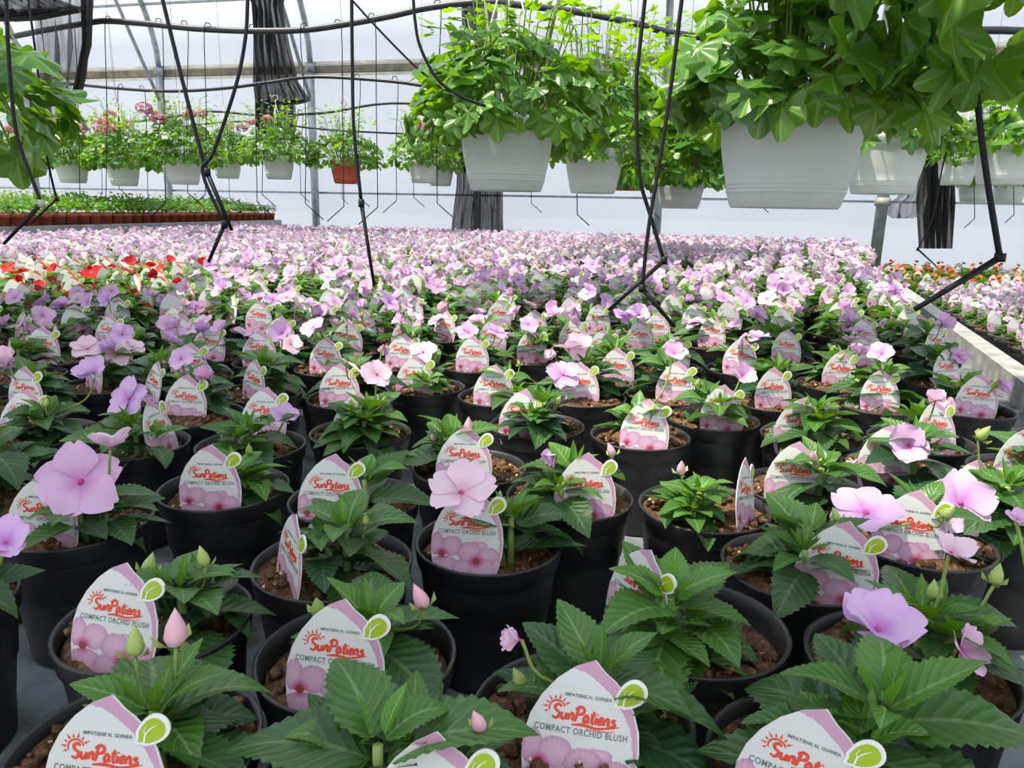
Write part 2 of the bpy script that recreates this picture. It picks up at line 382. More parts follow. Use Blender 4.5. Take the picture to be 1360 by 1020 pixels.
rs_end = next(s for s in np.arange(0, 9, 0.02) if bed_far(*rpt(s, 0)) > 0.25)
rbench = empty('plant_bench', (0, 0, 0)); tag(rbench, 'lower grey bench across the gap on the right of the pink bed', 'bench')
mb = MB(); vv, ff = slab([rpt(-1.2, -0.02), rpt(-1.2, 3.6), rpt(rs_end + 0.6, 3.6), rpt(rs_end, -0.02)][::-1], RB - 0.03, RB); mb.add(vv, ff); mb.build('bench_top', M['bench'], rbench, False)
for s_, o_ in ((-1.0, 0.1), (2, 0.1), (4, 0.1), (-1, 3.3), (2, 3.3), (4, 3.3)):
    p = rpt(s_, o_); mb = MB(); mb.box((p[0], p[1], (RB - 0.03) / 2), (0.05, 0.05, RB - 0.03)); mb.build('leg', M['wood'], rbench, False)
LBZ = 0.955
ld = (LB1 - LB0) / np.linalg.norm(LB1 - LB0); ln = np.array([-ld[1], ld[0]])
def lpt(s, o): return LB0 + ld * s + ln * o
LL = float(np.linalg.norm(LB1 - LB0))
lbench = empty('plant_bench', (0, 0, 0)); tag(lbench, 'raised grey bench on the left carrying small terracotta pots', 'bench')
mb = MB(); vv, ff = slab([lpt(-1, 0), lpt(LL, 0), lpt(LL, 1.5), lpt(-1, 1.5)], LBZ - 0.03, LBZ); mb.add(vv, ff); mb.build('bench_top', M['bench'], lbench, False)
mb = MB(); vv, ff = slab([lpt(-1, -0.012), lpt(LL, -0.012), lpt(LL, 0.0), lpt(-1, 0.0)], LBZ - 0.065, LBZ + 0.012); mb.add(vv, ff); mb.build('edge_trim', M['galv'], lbench, False)
for s_, o_ in ((-.8, .1), (1.5, .1), (3, .1), (5, .1), (-.8, 1.4), (1.5, 1.4), (3, 1.4), (5, 1.4)):
    p = lpt(s_, o_); mb = MB(); mb.box((p[0], p[1], (LBZ - 0.03) / 2), (0.05, 0.05, LBZ - 0.03)); mb.build('leg', M['wood'], lbench, False)

# ------------------------------------------------------------------ part meshes of the potted impatiens
def pot_mesh(name, m, h=0.115, r=POT_R, seg=36):
    mb = MB(); k = r / 0.062
    prof = [(0.0, 0.0), (0.043, 0.0), (0.0455, 0.002), (0.0475, 0.030), (0.0478, 0.0305), (0.0565, h - 0.016), (0.0590, h - 0.0145), (0.0605, h - 0.002), (0.0613, h), (0.0600, h + 0.0012), (0.0580, h), (0.0570, h - 0.01), (0.053, h * 0.55), (0.0, h * 0.5)]
    mb.lathe([(a * k, b) for a, b in prof], seg); return mb.mesh(name, m)
POT = pot_mesh('pot', M['pot']); POTG = pot_mesh('pot', M['potgrey'])
def soil_mesh(seed, r=0.0575):
    g = np.random.default_rng(seed); mb = MB(); n, rings = 30, 9
    lump = g.uniform(-1, 1, (5, 3))
    def hz(x, y): return sum(0.0035 * math.sin(x * 70 * l[0] + y * 70 * l[1] + l[2] * 6) for l in lump)
    v = [(0, 0, hz(0, 0) + 0.004)]
    for i in range(1, rings + 1):
        rr = r * i / rings
        for k in range(n):
            a = 2 * PI * k / n + g.uniform(-.08, .08); x, y = rr * math.cos(a), rr * math.sin(a)
            v.append((x, y, (hz(x, y) + g.uniform(-.0022, .0022)) * (1 if i < rings else .4) + 0.004 * (1 - i / rings)))
    f = [(0, 1 + k, 1 + (k + 1) % n) for k in range(n)]
    for i in range(rings - 1):
        b = 1 + i * n; f += [(b + k, b + n + k, b + n + (k + 1) % n, b + (k + 1) % n) for k in range(n)]
    mb.add(v, f)
    ico = [(0, 0, 1), (0.9, 0, .3), (-.5, .8, .25), (-.5, -.8, .3), (.4, .6, -.6), (.3, -.7, -.6), (-.8, 0, -.6)]
    icf = [(0, 1, 2), (0, 2, 3), (0, 3, 1), (1, 4, 2), (2, 6, 3), (3, 5, 1), (1, 5, 4), (2, 4, 6), (3, 6, 5), (4, 5, 6)]
    for _ in range(95):
        a, q = g.uniform(0, 2 * PI), math.sqrt(g.uniform(0, 1)) * r * .95; s = g.uniform(.0018, .0065); x, y = q * math.cos(a), q * math.sin(a)
        mb.add([(x + s * p[0] * g.uniform(.7, 1.3), y + s * p[1] * g.uniform(.7, 1.3), hz(x, y) + 0.003 + s * .7 * p[2]) for p in ico], icf)
    for _ in range(9):
        a, q = g.uniform(0, 2 * PI), math.sqrt(g.uniform(0, 1)) * r * .9; s = g.uniform(.0012, .0022); x, y = q * math.cos(a), q * math.sin(a)
        mb.add([(x + s * p[0], y + s * p[1], hz(x, y) + 0.0055 + s * p[2]) for p in ico], icf, 1)
    return mb.mesh('soil', [M['soil'], M['grit']])
SOILS = [soil_mesh(s) for s in range(6)]

def leaf_arrays(L, W, droop, fold, twist, nseg, across=2, serr=0.0, wave=0.0, seed=0):
    """ovate pointed leaf along +x; u across, v along"""
    g = np.random.default_rng(seed); v = []; uv = []
    ang = 0.0; x = z = 0.0; cols = 2 * across + 1
    for i in range(nseg + 1):
        t = i / nseg
        w = W / 2 * (math.sin(PI * min(1, t ** 0.80)) ** 0.85 if 0 < t < 1 else 0.0) * (1 - 0.30 * t) * 1.22 + W * 0.035 * (1 - t)
        if i: ang = droop * (t - 0.15); x += L / nseg * math.cos(ang); z -= L / nseg * math.sin(ang)
        tw = twist * t
        for c in range(cols):
            s = (c - across) / across
            ws = w * (1 + (serr * (1 if i % 2 else -1) if abs(s) == 1 and 0 < i < nseg else 0))
            y = s * ws; up = abs(s) * ws * fold + wave * w * math.sin(t * 9 + s * 2) * abs(s)
            y2 = y * math.cos(tw) - up * math.sin(tw); z2 = y * math.sin(tw) + up * math.cos(tw)
            v.append((x + up * math.sin(ang), y2, z + z2)); uv.append((0.5 + s / 2, t))
    f = [(i * cols + c, (i + 1) * cols + c, (i + 1) * cols + c + 1, i * cols + c + 1) for i in range(nseg) for c in range(cols - 1)]
    return np.array(v), f, uv
LEAVES = []
for i, (W, dr, fo, tw, wa) in enumerate([(0.52, 0.9, 0.24, 0.1, .06), (0.48, 0.5, 0.32, -.15, .08), (0.56, 1.3, 0.20, 0.15, .05), (0.54, 0.75, 0.14, -.1, .10), (0.46, 0.15, 0.40, 0.0, .05), (0.58, 1.0, 0.26, -.25, .12)]):
    v, f, uv = leaf_arrays(1.0, W, dr, fo, tw, 26, 2, 0.075, wa, i); LEAVES.append(new_mesh('leaf', v, f, M['leaf'], uv=uv))
YOUNG = []
for i, (W, dr, fo) in enumerate([(0.30, -.3, 0.7), (0.34, 0.25, 0.55)]):
    v, f, uv = leaf_arrays(1.0, W, dr, fo, 0.1, 14, 2, 0.04, .05, i); YOUNG.append(new_mesh('leaf', v, f, M['leaf'], uv=uv))
def petal_arrays(n=7, cols=7, cup=0.25):
    v = []; uv = []
    for i in range(n + 1):
        t = i / n
        for c in range(cols):
            s = -1 + 2 * c / (cols - 1)
            hw = 0.50 * math.sin(PI * (0.10 + 0.77 * t ** 0.9)) ** 0.9 * (0.25 + 0.75 * min(1, t * 2.2))
            x = t * (1 - 0.10 * s * s * t) - 0.13 * t ** 6 * math.exp(-(s * 3.2) ** 2); y = s * hw
            z = cup * (t * t * 0.35 - 0.15 * t) + 0.10 * s * s * t - 0.10 * t ** 4 + 0.02 * math.sin(s * 9) * t
            v.append((x, y, z)); uv.append((c / (cols - 1), t))
    f = [(i * cols + c, (i + 1) * cols + c, (i + 1) * cols + c + 1, i * cols + c + 1) for i in range(n) for c in range(cols - 1)]
    return np.array(v), f, uv
pv, pf, puv = petal_arrays(); PETAL = new_mesh('petal', pv, pf, M['petal'], uv=puv)
pv, pf, puv = petal_arrays(cup=-0.3); PETAL2 = new_mesh('petal', pv, pf, M['petal'], uv=puv)
def eye_mesh():
    mb = MB(); mb.lathe([(0.0, 0.10), (0.05, 0.09), (0.085, 0.03), (0.07, -0.04), (0.03, -0.12), (0.0, -0.14)], 10); return mb.mesh('flower', M['eye'])
EYE = eye_mesh()
PET_TILT = {'open': 10, 'half': 34, 'cup': 62, 'closed': 80}
def petal_mats(form, seed):
    g = random.Random(seed); out = []
    for k in range(5):
        a = 2 * PI * k / 5 + g.uniform(-.12, .12); tl = R(PET_TILT[form] + g.uniform(-7, 7) + (7 if k % 2 else -5))
        s = g.uniform(.92, 1.1)
        out.append(Matrix.Rotation(a, 4, 'Z') @ Matrix.Rotation(-tl, 4, 'Y') @ Matrix.Translation((0.03, 0, 0.012 * (k % 3))) @ Matrix.Rotation(g.uniform(-.2, .2), 4, 'X') @ Matrix.Diagonal((s, s * g.uniform(.95, 1.1), s, 1)))
    return out
def whole_flower(form, seed, name='flower'):
    """one flower as one mesh, for pots too far away to show the petals"""
    V = []; Fc = []; U = []; mi = []
    for m4 in petal_mats(form, seed):
        a, f, u = petal_arrays(4, 5); b = len(V); V += [tuple(m4 @ Vector(p)) for p in a]; Fc += [tuple(i + b for i in q) for q in f]; U += u; mi += [0] * len(f)
    mb = MB(); mb.lathe([(0.0, 0.10), (0.08, 0.05), (0.06, -0.06), (0.0, -0.14)], 6); b = len(V); V += mb.v; Fc += [tuple(i + b for i in q) for q in mb.f]; U += [(0, 0)] * len(mb.v); mi += [1] * len(mb.f)
    return new_mesh(name, V, Fc, [M['petal'], M['eye']], mi, uv=U)
FLOWERS = {fm: [whole_flower(fm, 10 + i) for i in range(3)] for fm in PET_TILT}
def bud_mesh(m):
    mb = MB(); mb.lathe([(0.0, 0.0), (0.26, 0.12), (0.37, 0.38), (0.31, 0.75), (0.15, 1.1), (0.0, 1.38)], 10)
    for k in range(3):
        a = 2 * PI * k / 3; c, s = math.cos(a), math.sin(a)
        mb.add([(0.2 * c, 0.2 * s, 0), (0.62 * c - .18 * s, 0.62 * s + .18 * c, 0.18), (0.75 * c, 0.75 * s, 0.5), (0.62 * c + .18 * s, 0.62 * s - .18 * c, 0.18)], [(0, 1, 2, 3)], 1)
    return mb.mesh('bud', [m, M['bud']])
BUDS = [bud_mesh(M['bud']), bud_mesh(M['budpink'])]

# ------------------------------------------------------------------ the printed plant tag
TW = 0.057                                      # tag width in metres
TL = [(0.05, 1.13), (-.12, 1.05), (-.26, .93), (-.38, .77), (-.46, .6), (-.5, .42), (-.5, .25), (-.475, .08), (-.43, -.08), (-.12, -.26), (-.09, -.38), (0, -.44)]
TR_ = [(0.05, 1.13), (.15, 1.03), (.24, .97), (.34, .87), (.42, .73), (.48, .56), (.5, .38), (.49, .2), (.46, .05), (.42, -.1), (.12, -.26), (.09, -.38), (0, -.44)]
def side_x(side, y):
    ys = [p[1] for p in side][::-1]; xs_ = [p[0] for p in side][::-1]; return float(np.interp(y, ys, xs_))
def zoomxy(X, Y): return (X - 577) / 900, (1005 - Y) / 900
PETS = [(300, 980, 190, 120), (200, 715, 88, 140), (385, 735, 140, 125), (720, 715, 110, 55), (610, 800, 155, 130), (850, 840, 145, 105), (780, 990, 200, 120), (520, 1000, 120, 110), (960, 960, 60, 100)]
PETS = [(*zoomxy(a, b), c / 900, d / 900) for a, b, c, d in PETS]
EYES = [(*zoomxy(265, 835), .045), (*zoomxy(700, 910), .05)]
def card_color(x, y, red):
    lo, hi = ((0.56, 0.30, 0.47), (0.72, 0.47, 0.63)) if not red else ((0.55, 0.04, 0.02), (0.80, 0.10, 0.05))
    xr = side_x(TR_, y); xl = side_x(TL, y)
    c = np.array((0.74, 0.76, 0.75))
    if y < 0.62:
        for px, py, rx, ry in PETS:
            d = ((x - px) / rx) ** 2 + ((y - py) / ry) ** 2
            if d < 1:
                t = min(1, d) ** 1.6; c = np.array(hi) * (1 - t) + np.array(lo) * t
                c = c * (0.96 + 0.06 * math.sin(40 * math.atan2(y - py + .2, x - px)))
        for ex, ey, er in EYES:
            d = math.hypot(x - ex, (y - ey) * 1.1)
            if d < er: c = np.array((0.30, 0.07, 0.05))
            elif d < er * 2.6 and c[1] < .6:
                k = (d - er) / (er * 1.6); c = np.array((0.58, 0.08, 0.27) if not red else lo) * (1 - k) + c * k
    if c[1] > 0.745:
        band = float(np.interp(y, [.05, .3, .6, .8, .93, 1.02, 1.06, 1.2], [.03, .05, .075, .12, .17, .20, .6, .6]))
        if x > xr - band and x < xr - 0.012: c = np.array((0.62, 0.36, 0.52)) if not red else np.array((0.75, 0.12, 0.06))
    return c
def card_mesh(red, nx, ny):
    ys = np.concatenate([np.linspace(1.128, -0.12, ny), [-.20, -.26, -.38, -.44]]); v = []; col = []; f = []
    def bend(x): return 0.05 * x * x
    for y in ys:
        a, b = side_x(TL, y), side_x(TR_, y)
        for i in range(nx + 1):
            x = a + (b - a) * i / nx; v.append((x * TW, bend(x) * TW - 0.0003, y * TW)); col.append(card_color(x, y, red))
    n = nx + 1; f = [(j * n + i, (j + 1) * n + i, (j + 1) * n + i + 1, j * n + i + 1) for j in range(len(ys) - 1) for i in range(nx)]
    b = len(v)                                   # back face and rim
    for y in ys:
        for x in (side_x(TL, y), 0.5 * (side_x(TL, y) + side_x(TR_, y)), side_x(TR_, y)): v.append((x * TW, bend(x) * TW + 0.0003, y * TW)); col.append((0.80, 0.82, 0.80))
    for j in range(len(ys) - 1):
        for i in range(2): f.append((b + j * 3 + i, b + j * 3 + i + 1, b + (j + 1) * 3 + i + 1, b + (j + 1) * 3 + i))
        f.append((j * n, b + j * 3, b + (j + 1) * 3, (j + 1) * n)); f.append((j * n + nx, (j + 1) * n + nx, b + (j + 1) * 3 + 2, b + j * 3 + 2))
    return new_mesh('card', v, f, M['card'], col=col, smooth=False)
def bend_y(x, lift=0.0002): return 0.05 * (x / TW) ** 2 * TW - 0.0003 - lift
def text_arrays(body, size, shear=0.0, offset=0.0, spacing=1.0, width=None):
    cu = bpy.data.curves.new('t', 'FONT'); cu.body = body; cu.size = size; cu.shear = shear; cu.offset = offset; cu.align_x = 'CENTER'; cu.space_character = spacing; cu.resolution_u = 3
    o = bpy.data.objects.new('t', cu); COL.objects.link(o)
    me = bpy.data.meshes.new_from_object(o.evaluated_get(bpy.context.evaluated_depsgraph_get()))
    v = np.array([p.co[:2] for p in me.vertices]); f = [tuple(p.vertices) for p in me.polygons]
    bpy.data.objects.remove(o); bpy.data.curves.remove(cu); bpy.data.meshes.remove(me)
    if width: v[:, 0] *= width / (v[:, 0].max() - v[:, 0].min()); v[:, 0] -= (v[:, 0].max() + v[:, 0].min()) / 2
    return v, f
def stroke(pts, w):
    """flat brush stroke; w may taper"""
    P = [np.array(p, float) for p in spline([(*p, 0) for p in pts], 5)]; n = len(P); v = []
    for i, p in enumerate(P):
        t = P[min(i + 1, n - 1)] - P[max(i - 1, 0)]; t /= np.linalg.norm(t) + 1e-9; nn = np.array([-t[1], t[0], 0])
        k = i / (n - 1); ww = np.interp(k, np.linspace(0, 1, len(w)), w) / 2
        v += [(p + nn * ww)[:2], (p - nn * ww)[:2]]
    return v, [(2 * i, 2 * i + 1, 2 * i + 3, 2 * i + 2) for i in range(n - 1)]
def logo_mesh():
    """the red brush lettering with its sun and swash, in tag units; centred on (0, 0.545)"""
    V = []; Fc = []
    def add(v, f, dx=0, dy=0, s=1.0):
        b = len(V); V.extend([(p[0] * s + dx, p[1] * s + dy) for p in v]); Fc.extend([tuple(i + b for i in q) for q in f])
    W = [.30, .42, .36, .42, .26]
    L = {'S': [[(.75, 1.5), (.35, 1.75), (-.05, 1.45), (.1, 1.0), (.55, .75), (.65, .3), (.3, -.05), (-.2, .15)]],
         'u': [[(0, .85), (.02, .25), (.25, 0), (.55, .3), (.62, .85)], [(.62, .85), (.6, .2), (.85, .05)]],
         'n': [[(0, .85), (.02, 0)], [(.02, .45), (.3, .88), (.55, .7), (.55, .15), (.8, .05)]],
         'P': [[(.12, 1.75), (.05, .8), (-.05, -.1)], [(-.25, 1.45), (.3, 1.85), (.85, 1.6), (.75, 1.05), (.1, .8)]],
         'a': [[(.55, .75), (.25, .88), (0, .4), (.2, .02), (.55, .4)], [(.58, .85), (.56, .2), (.8, .05)]],
         't': [[(.25, 1.55), (.15, .5), (.25, .05), (.5, .1)], [(-.1, 1.0), (.55, 1.1)]],
         'i': [[(.1, .85), (.08, .2), (.3, .05)], [(.12, 1.2), (.2, 1.32)]],
         'e': [[(.05, .42), (.5, .55), (.35, .9), (.02, .55), (.12, .08), (.6, .15)]],
         's': [[(.5, .8), (.2, .85), (.12, .6), (.45, .35), (.35, .02), (-.05, .1)]]}
    x = 0; adv = dict(S=.95, u=.95, n=.92, P=1.0, a=.9, t=.58, i=.42, e=.72, s=.6); s = 0.067
    for ch in 'SunPatiens':
        for st in L[ch]:
            v, f = stroke([(p[0] + 0.12 * p[1], p[1]) for p in st], W); add(v, f, -.26 + x * s, .595 + x * s * -.02, s)
        x += adv[ch]
    for k in range(8):                           # sun rays round the S
        a = R(200 - k * 24); c, sn = math.cos(a), math.sin(a); r0, r1 = .085, .085 + (.05 if k % 2 else .035)
        add([(c * r0 - sn * .010, sn * r0 + c * .010), (c * r0 + sn * .010, sn * r0 - c * .010), (c * r1, sn * r1)], [(0, 1, 2)], -.235, .675)
    v, f = stroke([(math.cos(R(a)) * .068, math.sin(R(a)) * .068) for a in range(200, 10, -20)], [.012, .018, .012]); add(v, f, -.235, .675)
    v, f = stroke([(-.10, .555), (.0, .565), (.12, .552), (.24, .575), (.31, .59)], [.012, .03, .02, .018, .004]); add(v, f)
    v, f = stroke([(.02, .535), (.15, .532), (.27, .545)], [.004, .008, .004]); add(v, f)
    return new_mesh('logo_lettering', [(p[0] * TW, bend_y(p[0] * TW), p[1] * TW) for p in V], Fc, M['tagred'], smooth=False)
def name_mesh(words, size, width, x0, y0):
    v, f = text_arrays(words, size, 0, 0.0012, 1.12, width)
    return new_mesh('lettering', [((p[0] + x0) * TW, bend_y((p[0] + x0) * TW), (p[1] + y0) * TW) for p in v], f, M['tagink'], smooth=False)
def emblem_mesh():
    V = []; Fc = []; mi = []
    n = 28
    def leafy(s):
        out = []
        for k in range(n):
            a = 2 * PI * k / n; r = 0.5 + 0.5 * math.cos(a)       # 1 at the blunt upper end, 0 at the tip
            x = math.cos(a) * .165; y = math.sin(a) * (.105 + .035 * math.cos(a)) ; 
            if math.cos(a) < -.75: y *= .55
            out.append((x * s, y * s))
        return out
    ca, sa = math.cos(R(42)), math.sin(R(42))
    for lvl, (s, m) in enumerate(((1.0, 0), (0.78, 1))):
        b = len(V); V += [(0.365 + x * ca - y * sa, 0.865 + x * sa + y * ca, 0.0007 + 0.0002 * lvl) for x, y in leafy(s)]; Fc.append(tuple(range(b, b + n))); mi.append(m)
    for pts, w in (([(-.09, -.03), (-.04, .01), (.03, .02), (.08, .01)], [.018, .012, .004]), ([(-.05, .0), (-.03, .04), (.01, .06)], [.010, .004])):
        v, f = stroke(pts, w); b = len(V); V += [(0.365 + x * ca - y * sa, 0.865 + x * sa + y * ca, 0.0011) for x, y in v]; Fc += [tuple(i + b for i in q) for q in f]; mi += [0] * len(f)
    P = [(x * TW, bend_y(x * TW, 0) - z + 0.0003, y * TW) for x, y, z in V]
    b = len(P); P += [(x * TW, bend_y(x * TW, 0) + 0.0006, y * TW) for x, y, z in V[:n]]; Fc.append(tuple(range(b + n - 1, b - 1, -1))); mi.append(0)
    Fc += [(k, b + k, b + (k + 1) % n, (k + 1) % n) for k in range(n)]; mi += [0] * n
    return new_mesh('leaf_emblem', P, Fc, [M['tagwhite'], M['taggreen']], mi, smooth=False)
CARD = card_mesh(False, 84, 110); CARD_RED = card_mesh(True, 48, 64); LOGO = logo_mesh(); VARIETY = name_mesh('COMPACT ORCHID BLUSH', .078, .80, -.015, .475); SPECIES = name_mesh('IMPATIENS N. GUINEA', .04, .40, .02, .795); EMBLEM = emblem_mesh()
VARIETY_RED = name_mesh('COMPACT', .078, .42, 0, .475)
def tag_matrix(base, yaw, tilt=12, roll=0):
    return Matrix.Translation(base) @ Matrix.Rotation(R(yaw), 4, 'Z') @ Matrix.Rotation(R(-tilt), 4, 'X') @ Matrix.Rotation(R(roll), 4, 'Y')
def make_tag(base, yaw, roll, label, group, red=False, parts=True, tilt=12):
    t = empty('plant_tag', (0, 0, 0)); t.matrix_basis = tag_matrix(base, yaw, tilt, roll); tag(t, label, 'plant tag', group)
    obj('card', CARD_RED if red else CARD, t); obj('leaf_emblem', EMBLEM, t)
    if parts: obj('logo_lettering', LOGO, t); obj('variety_lettering', VARIETY_RED if red else VARIETY, t); obj('species_lettering', SPECIES, t)
    return t
# ------------------------------------------------------------------ where the pots stand
# rim centre, tag foot (yaw, roll) and rosette in photo pixels -> measured onto the rim plane of the bench
NEAR = [
 # (cx, cy), tag (x, y, yaw, roll) or None, rosette (x, y), what singles it out
 ((180, 985), (132, 1078, -4, 2), (215, 950), 'at the bottom left corner, pale buds above its leaves'),
 ((205, 835), (140, 885, -8, 3), (250, 785), 'with green buds beside bare grey bench at lower left'),
 ((98, 690), (38, 728, 0, 2), (130, 668), 'under the largest open lavender flower at the left edge'),
 ((-112, 800), None, (-85, 775), 'cut off by the left frame edge, one lavender bloom showing'),
 ((297, 647), (277, 672, 0, 0), (325, 622), 'with straight upright tag, left of the bluish bloomless rosette'),
 ((470, 665), (425, 697, 3, 2), (492, 640), 'with large bluish rosette, behind the sideways tag at left'),
 ((455, 755), (378, 790, -58, 4), (480, 722), 'with sideways tag on the left and a fallen petal'),
 ((465, 870), (430, 932, -6, 2), (490, 815), 'with a pink bud on curved stalk at lower middle'),
 ((490, 1040), (600, 1130, 0, 0), (520, 975), 'at the bottom edge, broad rosette of large leaves'),
 ((650, 715), (620, 738, 0, 2), (690, 672), 'with pale lavender flower right behind its tag, near centre'),
 ((775, 662), (797, 686, 4, 0), (780, 635), 'tall black pot right of centre with wilting pink bloom'),
 ((938, 690), (1003, 712, 58, 14), (930, 660), 'with much bare sunlit soil and a small curled rosette'),
 ((1075, 770), (1120, 812, -16, 4), (1090, 735), 'with tag tilted right, next to the bare soil pot'),
 ((945, 850), (840, 850, -58, 4), (900, 812), 'with sideways tag and long leaf reaching right'),
 ((770, 950), (762, 1040, -6, 4), (800, 915), 'behind the largest complete tag at the bottom centre'),
 ((1085, 975), (1005, 1062, -24, 6), (1160, 925), 'with the big dark rosette at the bottom right'),
 ((1205, 850), None, (1225, 800), 'without a visible tag, lavender blooms on both sides at right'),
 ((1400, 920), (1318, 968, 14, -2), (1420, 870), 'at the right edge low down, tag leaning left'),
 ((1060, 650), (1045, 665, 0, 2), (1100, 632), 'with an upright sunlit tag behind the bare soil pot'),
 ((1215, 715), (1200, 745, -12, 3), (1225, 692), 'with a flower lying across its tag, behind the tilted tag'),
 ((1330, 680), (1290, 690, 2, 2), (1330, 652), 'with a large star shaped bloom before its tag at right'),
 ((1360, 625), (1338, 645, 2, 0), (1380, 605), 'at the right edge, furthest back of the front pots'),
 ((1180, 615), (1150, 632, -8, 3), (1215, 597), 'with a crumpled pink bloom left of its tag'),
 ((1095, 585), (1072, 598, -5, 2), (1105, 572), 'with one cup shaped flower on a pale upright stalk'),
 ((945, 555), (958, 568, 3, 0), (935, 532), 'tall pot with upright tag, first behind the bare soil pot'),
 ((850, 578), (855, 594, -6, 2), (845, 552), 'with upright pointed leaf beside its tag, right of centre'),
 ((713, 565), (692, 577, 0, 2), (722, 542), 'with single half open pink flower right of its tag'),
 ((640, 625), (633, 645, 0, 0), (603, 597), 'with bright green leaves and pink buds at the centre'),
 ((473, 575), (467, 585, 2, 0), (500, 557), 'with bare soil right of its tag, left of centre'),
 ((340, 590), (368, 560, -5, 0), (328, 580), 'with a drooping mauve bloom on its right side'),
 ((185, 585), (257, 592, 86, 0), (198, 568), 'with its tag seen edge on, under a sideways pink flower'),
 ((55, 575), (28, 580, 0, 2), (80, 552), 'at the left edge behind the largest lavender flower'),
 ((578, 515), (563, 525, 2, 0), (598, 497), 'tall dark pot with blossom above its tag, centre left'),
 ((672, 525), (660, 540, 0, 0), (695, 507), 'with brown soil spilling at its left side, behind the centre'),
]
MIDTAGS = [(10, 450, -50), (74, 435, 5), (146, 433, -22), (108, 463, -40), (62, 480, -55), (205, 472, -45), (243, 455, 5), (233, 496, -5), (142, 419, -10), (228, 408, 6), (264, 411, -60), (318, 474, -40),
 (341, 462, 5), (369, 420, 0), (352, 438, 10), (436, 443, -10), (450, 479, 0), (472, 492, 5), (475, 425, 8), (535, 442, 0), (528, 423, 5), (624, 442, 0), (655, 425, 5), (670, 467, -10),
 (705, 437, 8), (719, 415, 5), (736, 415, -5), (759, 423, -8), (771, 435, 6), (807, 442, 0), (824, 460, -10), (768, 477, 0), (805, 492, -5), (868, 477, -6), (896, 445, -5), (663, 401, 5), (766, 396, 8),
 (947, 421, -5), (920, 420, 5), (1005, 428, -8), (985, 448, -12), (1049, 438, 4), (1098, 435, -4), (1034, 485, 10), (1083, 482, -6), (1110, 496, -20), (1128, 467, 0), (1149, 445, -15), (1170, 485, 0), (1226, 501, -5),
 (1267, 464, 18), (1304, 494, -8), (1250, 435, 20), (1262, 533, 15), (1042, 410, 5), (925, 404, 0), (1152, 425, 0), (338, 374, 0), (100, 371, 5), (51, 374, -50), (139, 374, -55), (186, 367, -25), (232, 367, 45), (20, 374, 0)]
class P_: pass
pots = []
for (c, tg, ro, note) in NEAR:
    p = P_(); p.xy = at_z(*c, RIM)[:2]; p.note = note; p.fix = 0.25; p.near = True; p.z = BENCH; p.h = RIM
    p.tag = None if tg is None else (at_z(tg[0], tg[1], RIM)[:2] - p.xy, tg[2], tg[3]); p.ro = at_z(*ro, RIM + 0.035)[:2] - p.xy; pots.append(p)
for (x, y, yaw) in MIDTAGS:
    p = P_(); a = at_z(x, y, RIM + 0.060)[:2]; off = np.array([random.uniform(-.012, .012), random.uniform(-.030, -.012)])
    p.xy = a - off; p.note = None; p.fix = 0.6; p.near = False; p.z = BENCH; p.h = RIM; p.tag = (off, yaw, random.uniform(-3, 3)); p.ro = np.array([random.uniform(-.012, .012), random.uniform(0, .02)]); pots.append(p)
# drop measured pots that repeat another one
keep = []
for p in pots:
    if p.near or all(np.linalg.norm(p.xy - q.xy) > 0.085 for q in keep): keep.append(p)
pots = keep
SP = 0.1262
cand = []
lat = 0.134
for i in range(-60, 61):
    for j in range(-5, 75):
        q = E0 - en * (0.075 + lat * (i + 30)) + ed * (lat * 0.90 * j + (lat / 2 * ((i % 2))) - 1.8)
        q = q + np.array([random.uniform(-.010, .010), random.uniform(-.010, .010)]); cand.append(q)
def in_bed(q): return bed_right(*q) < -(0.135 if q[1] < 4.2 else 0.07) and bed_far(*q) < 0 and left_gap(*q) > 0.09 and q[1] > 0.16
def in_view(q, z, m=90):
    X, Y, Z = proj((q[0], q[1], z)); return Z > 0.1 and -m < X < 1360 + m and Y < 1020 + m
near_pts = np.array([p.xy for p in pots])
for q in cand:
    if not in_bed(q) or not in_view(q, RIM, 420) or (proj((q[0], q[1], RIM))[1] > 690 and -40 < proj((q[0], q[1], RIM))[0] < 1400): continue
    if np.hypot(*(near_pts - q).T).min() < 0.108: continue
    p = P_(); p.xy = q; p.note = None; p.fix = 0.8; p.near = False; p.z = BENCH; p.h = RIM
    a = random.gauss(0, 1); p.tag = (np.array([random.uniform(-.02, .02), random.uniform(-.034, -.01)]), (random.uniform(-65, 65) if random.random() < .22 else random.gauss(0, 9)), random.uniform(-4, 4)); p.ro = np.array([random.uniform(-.012, .012), random.uniform(-.005, .02)]); pots.append(p)
XY = np.array([p.xy for p in pots]); W8 = np.array([p.fix for p in pots])
for it in range(60):                              # ease overlapping rims apart
    cell = {}
    for i, (x, y) in enumerate(XY): cell.setdefault((int(x // .14), int(y // .14)), []).append(i)
    mv = np.zeros_like(XY)
    for (a, b), ids in cell.items():
        nb = [j for da in (-1, 0, 1) for db in (-1, 0, 1) for j in cell.get((a + da, b + db), [])]
        for i in ids:
            d = XY[i] - XY[nb]; r = np.hypot(*d.T); m = (r < SP) & (r > 1e-6)
            if m.any(): mv[i] += ((d[m] / r[m][:, None]) * ((SP - r[m]) * .5)[:, None]).sum(0)
    XY += mv * np.minimum(1, W8 + .35)[:, None]
    for i in range(len(XY)):
        o = bed_right(*XY[i])
        mg = 0.125 if XY[i][1] < 4.2 else 0.065
        if o > -mg: XY[i] -= en * (o + mg)
for p, q in zip(pots, XY): p.xy = q
def too_tight(i):
    return False
pots_all = []; taken = []
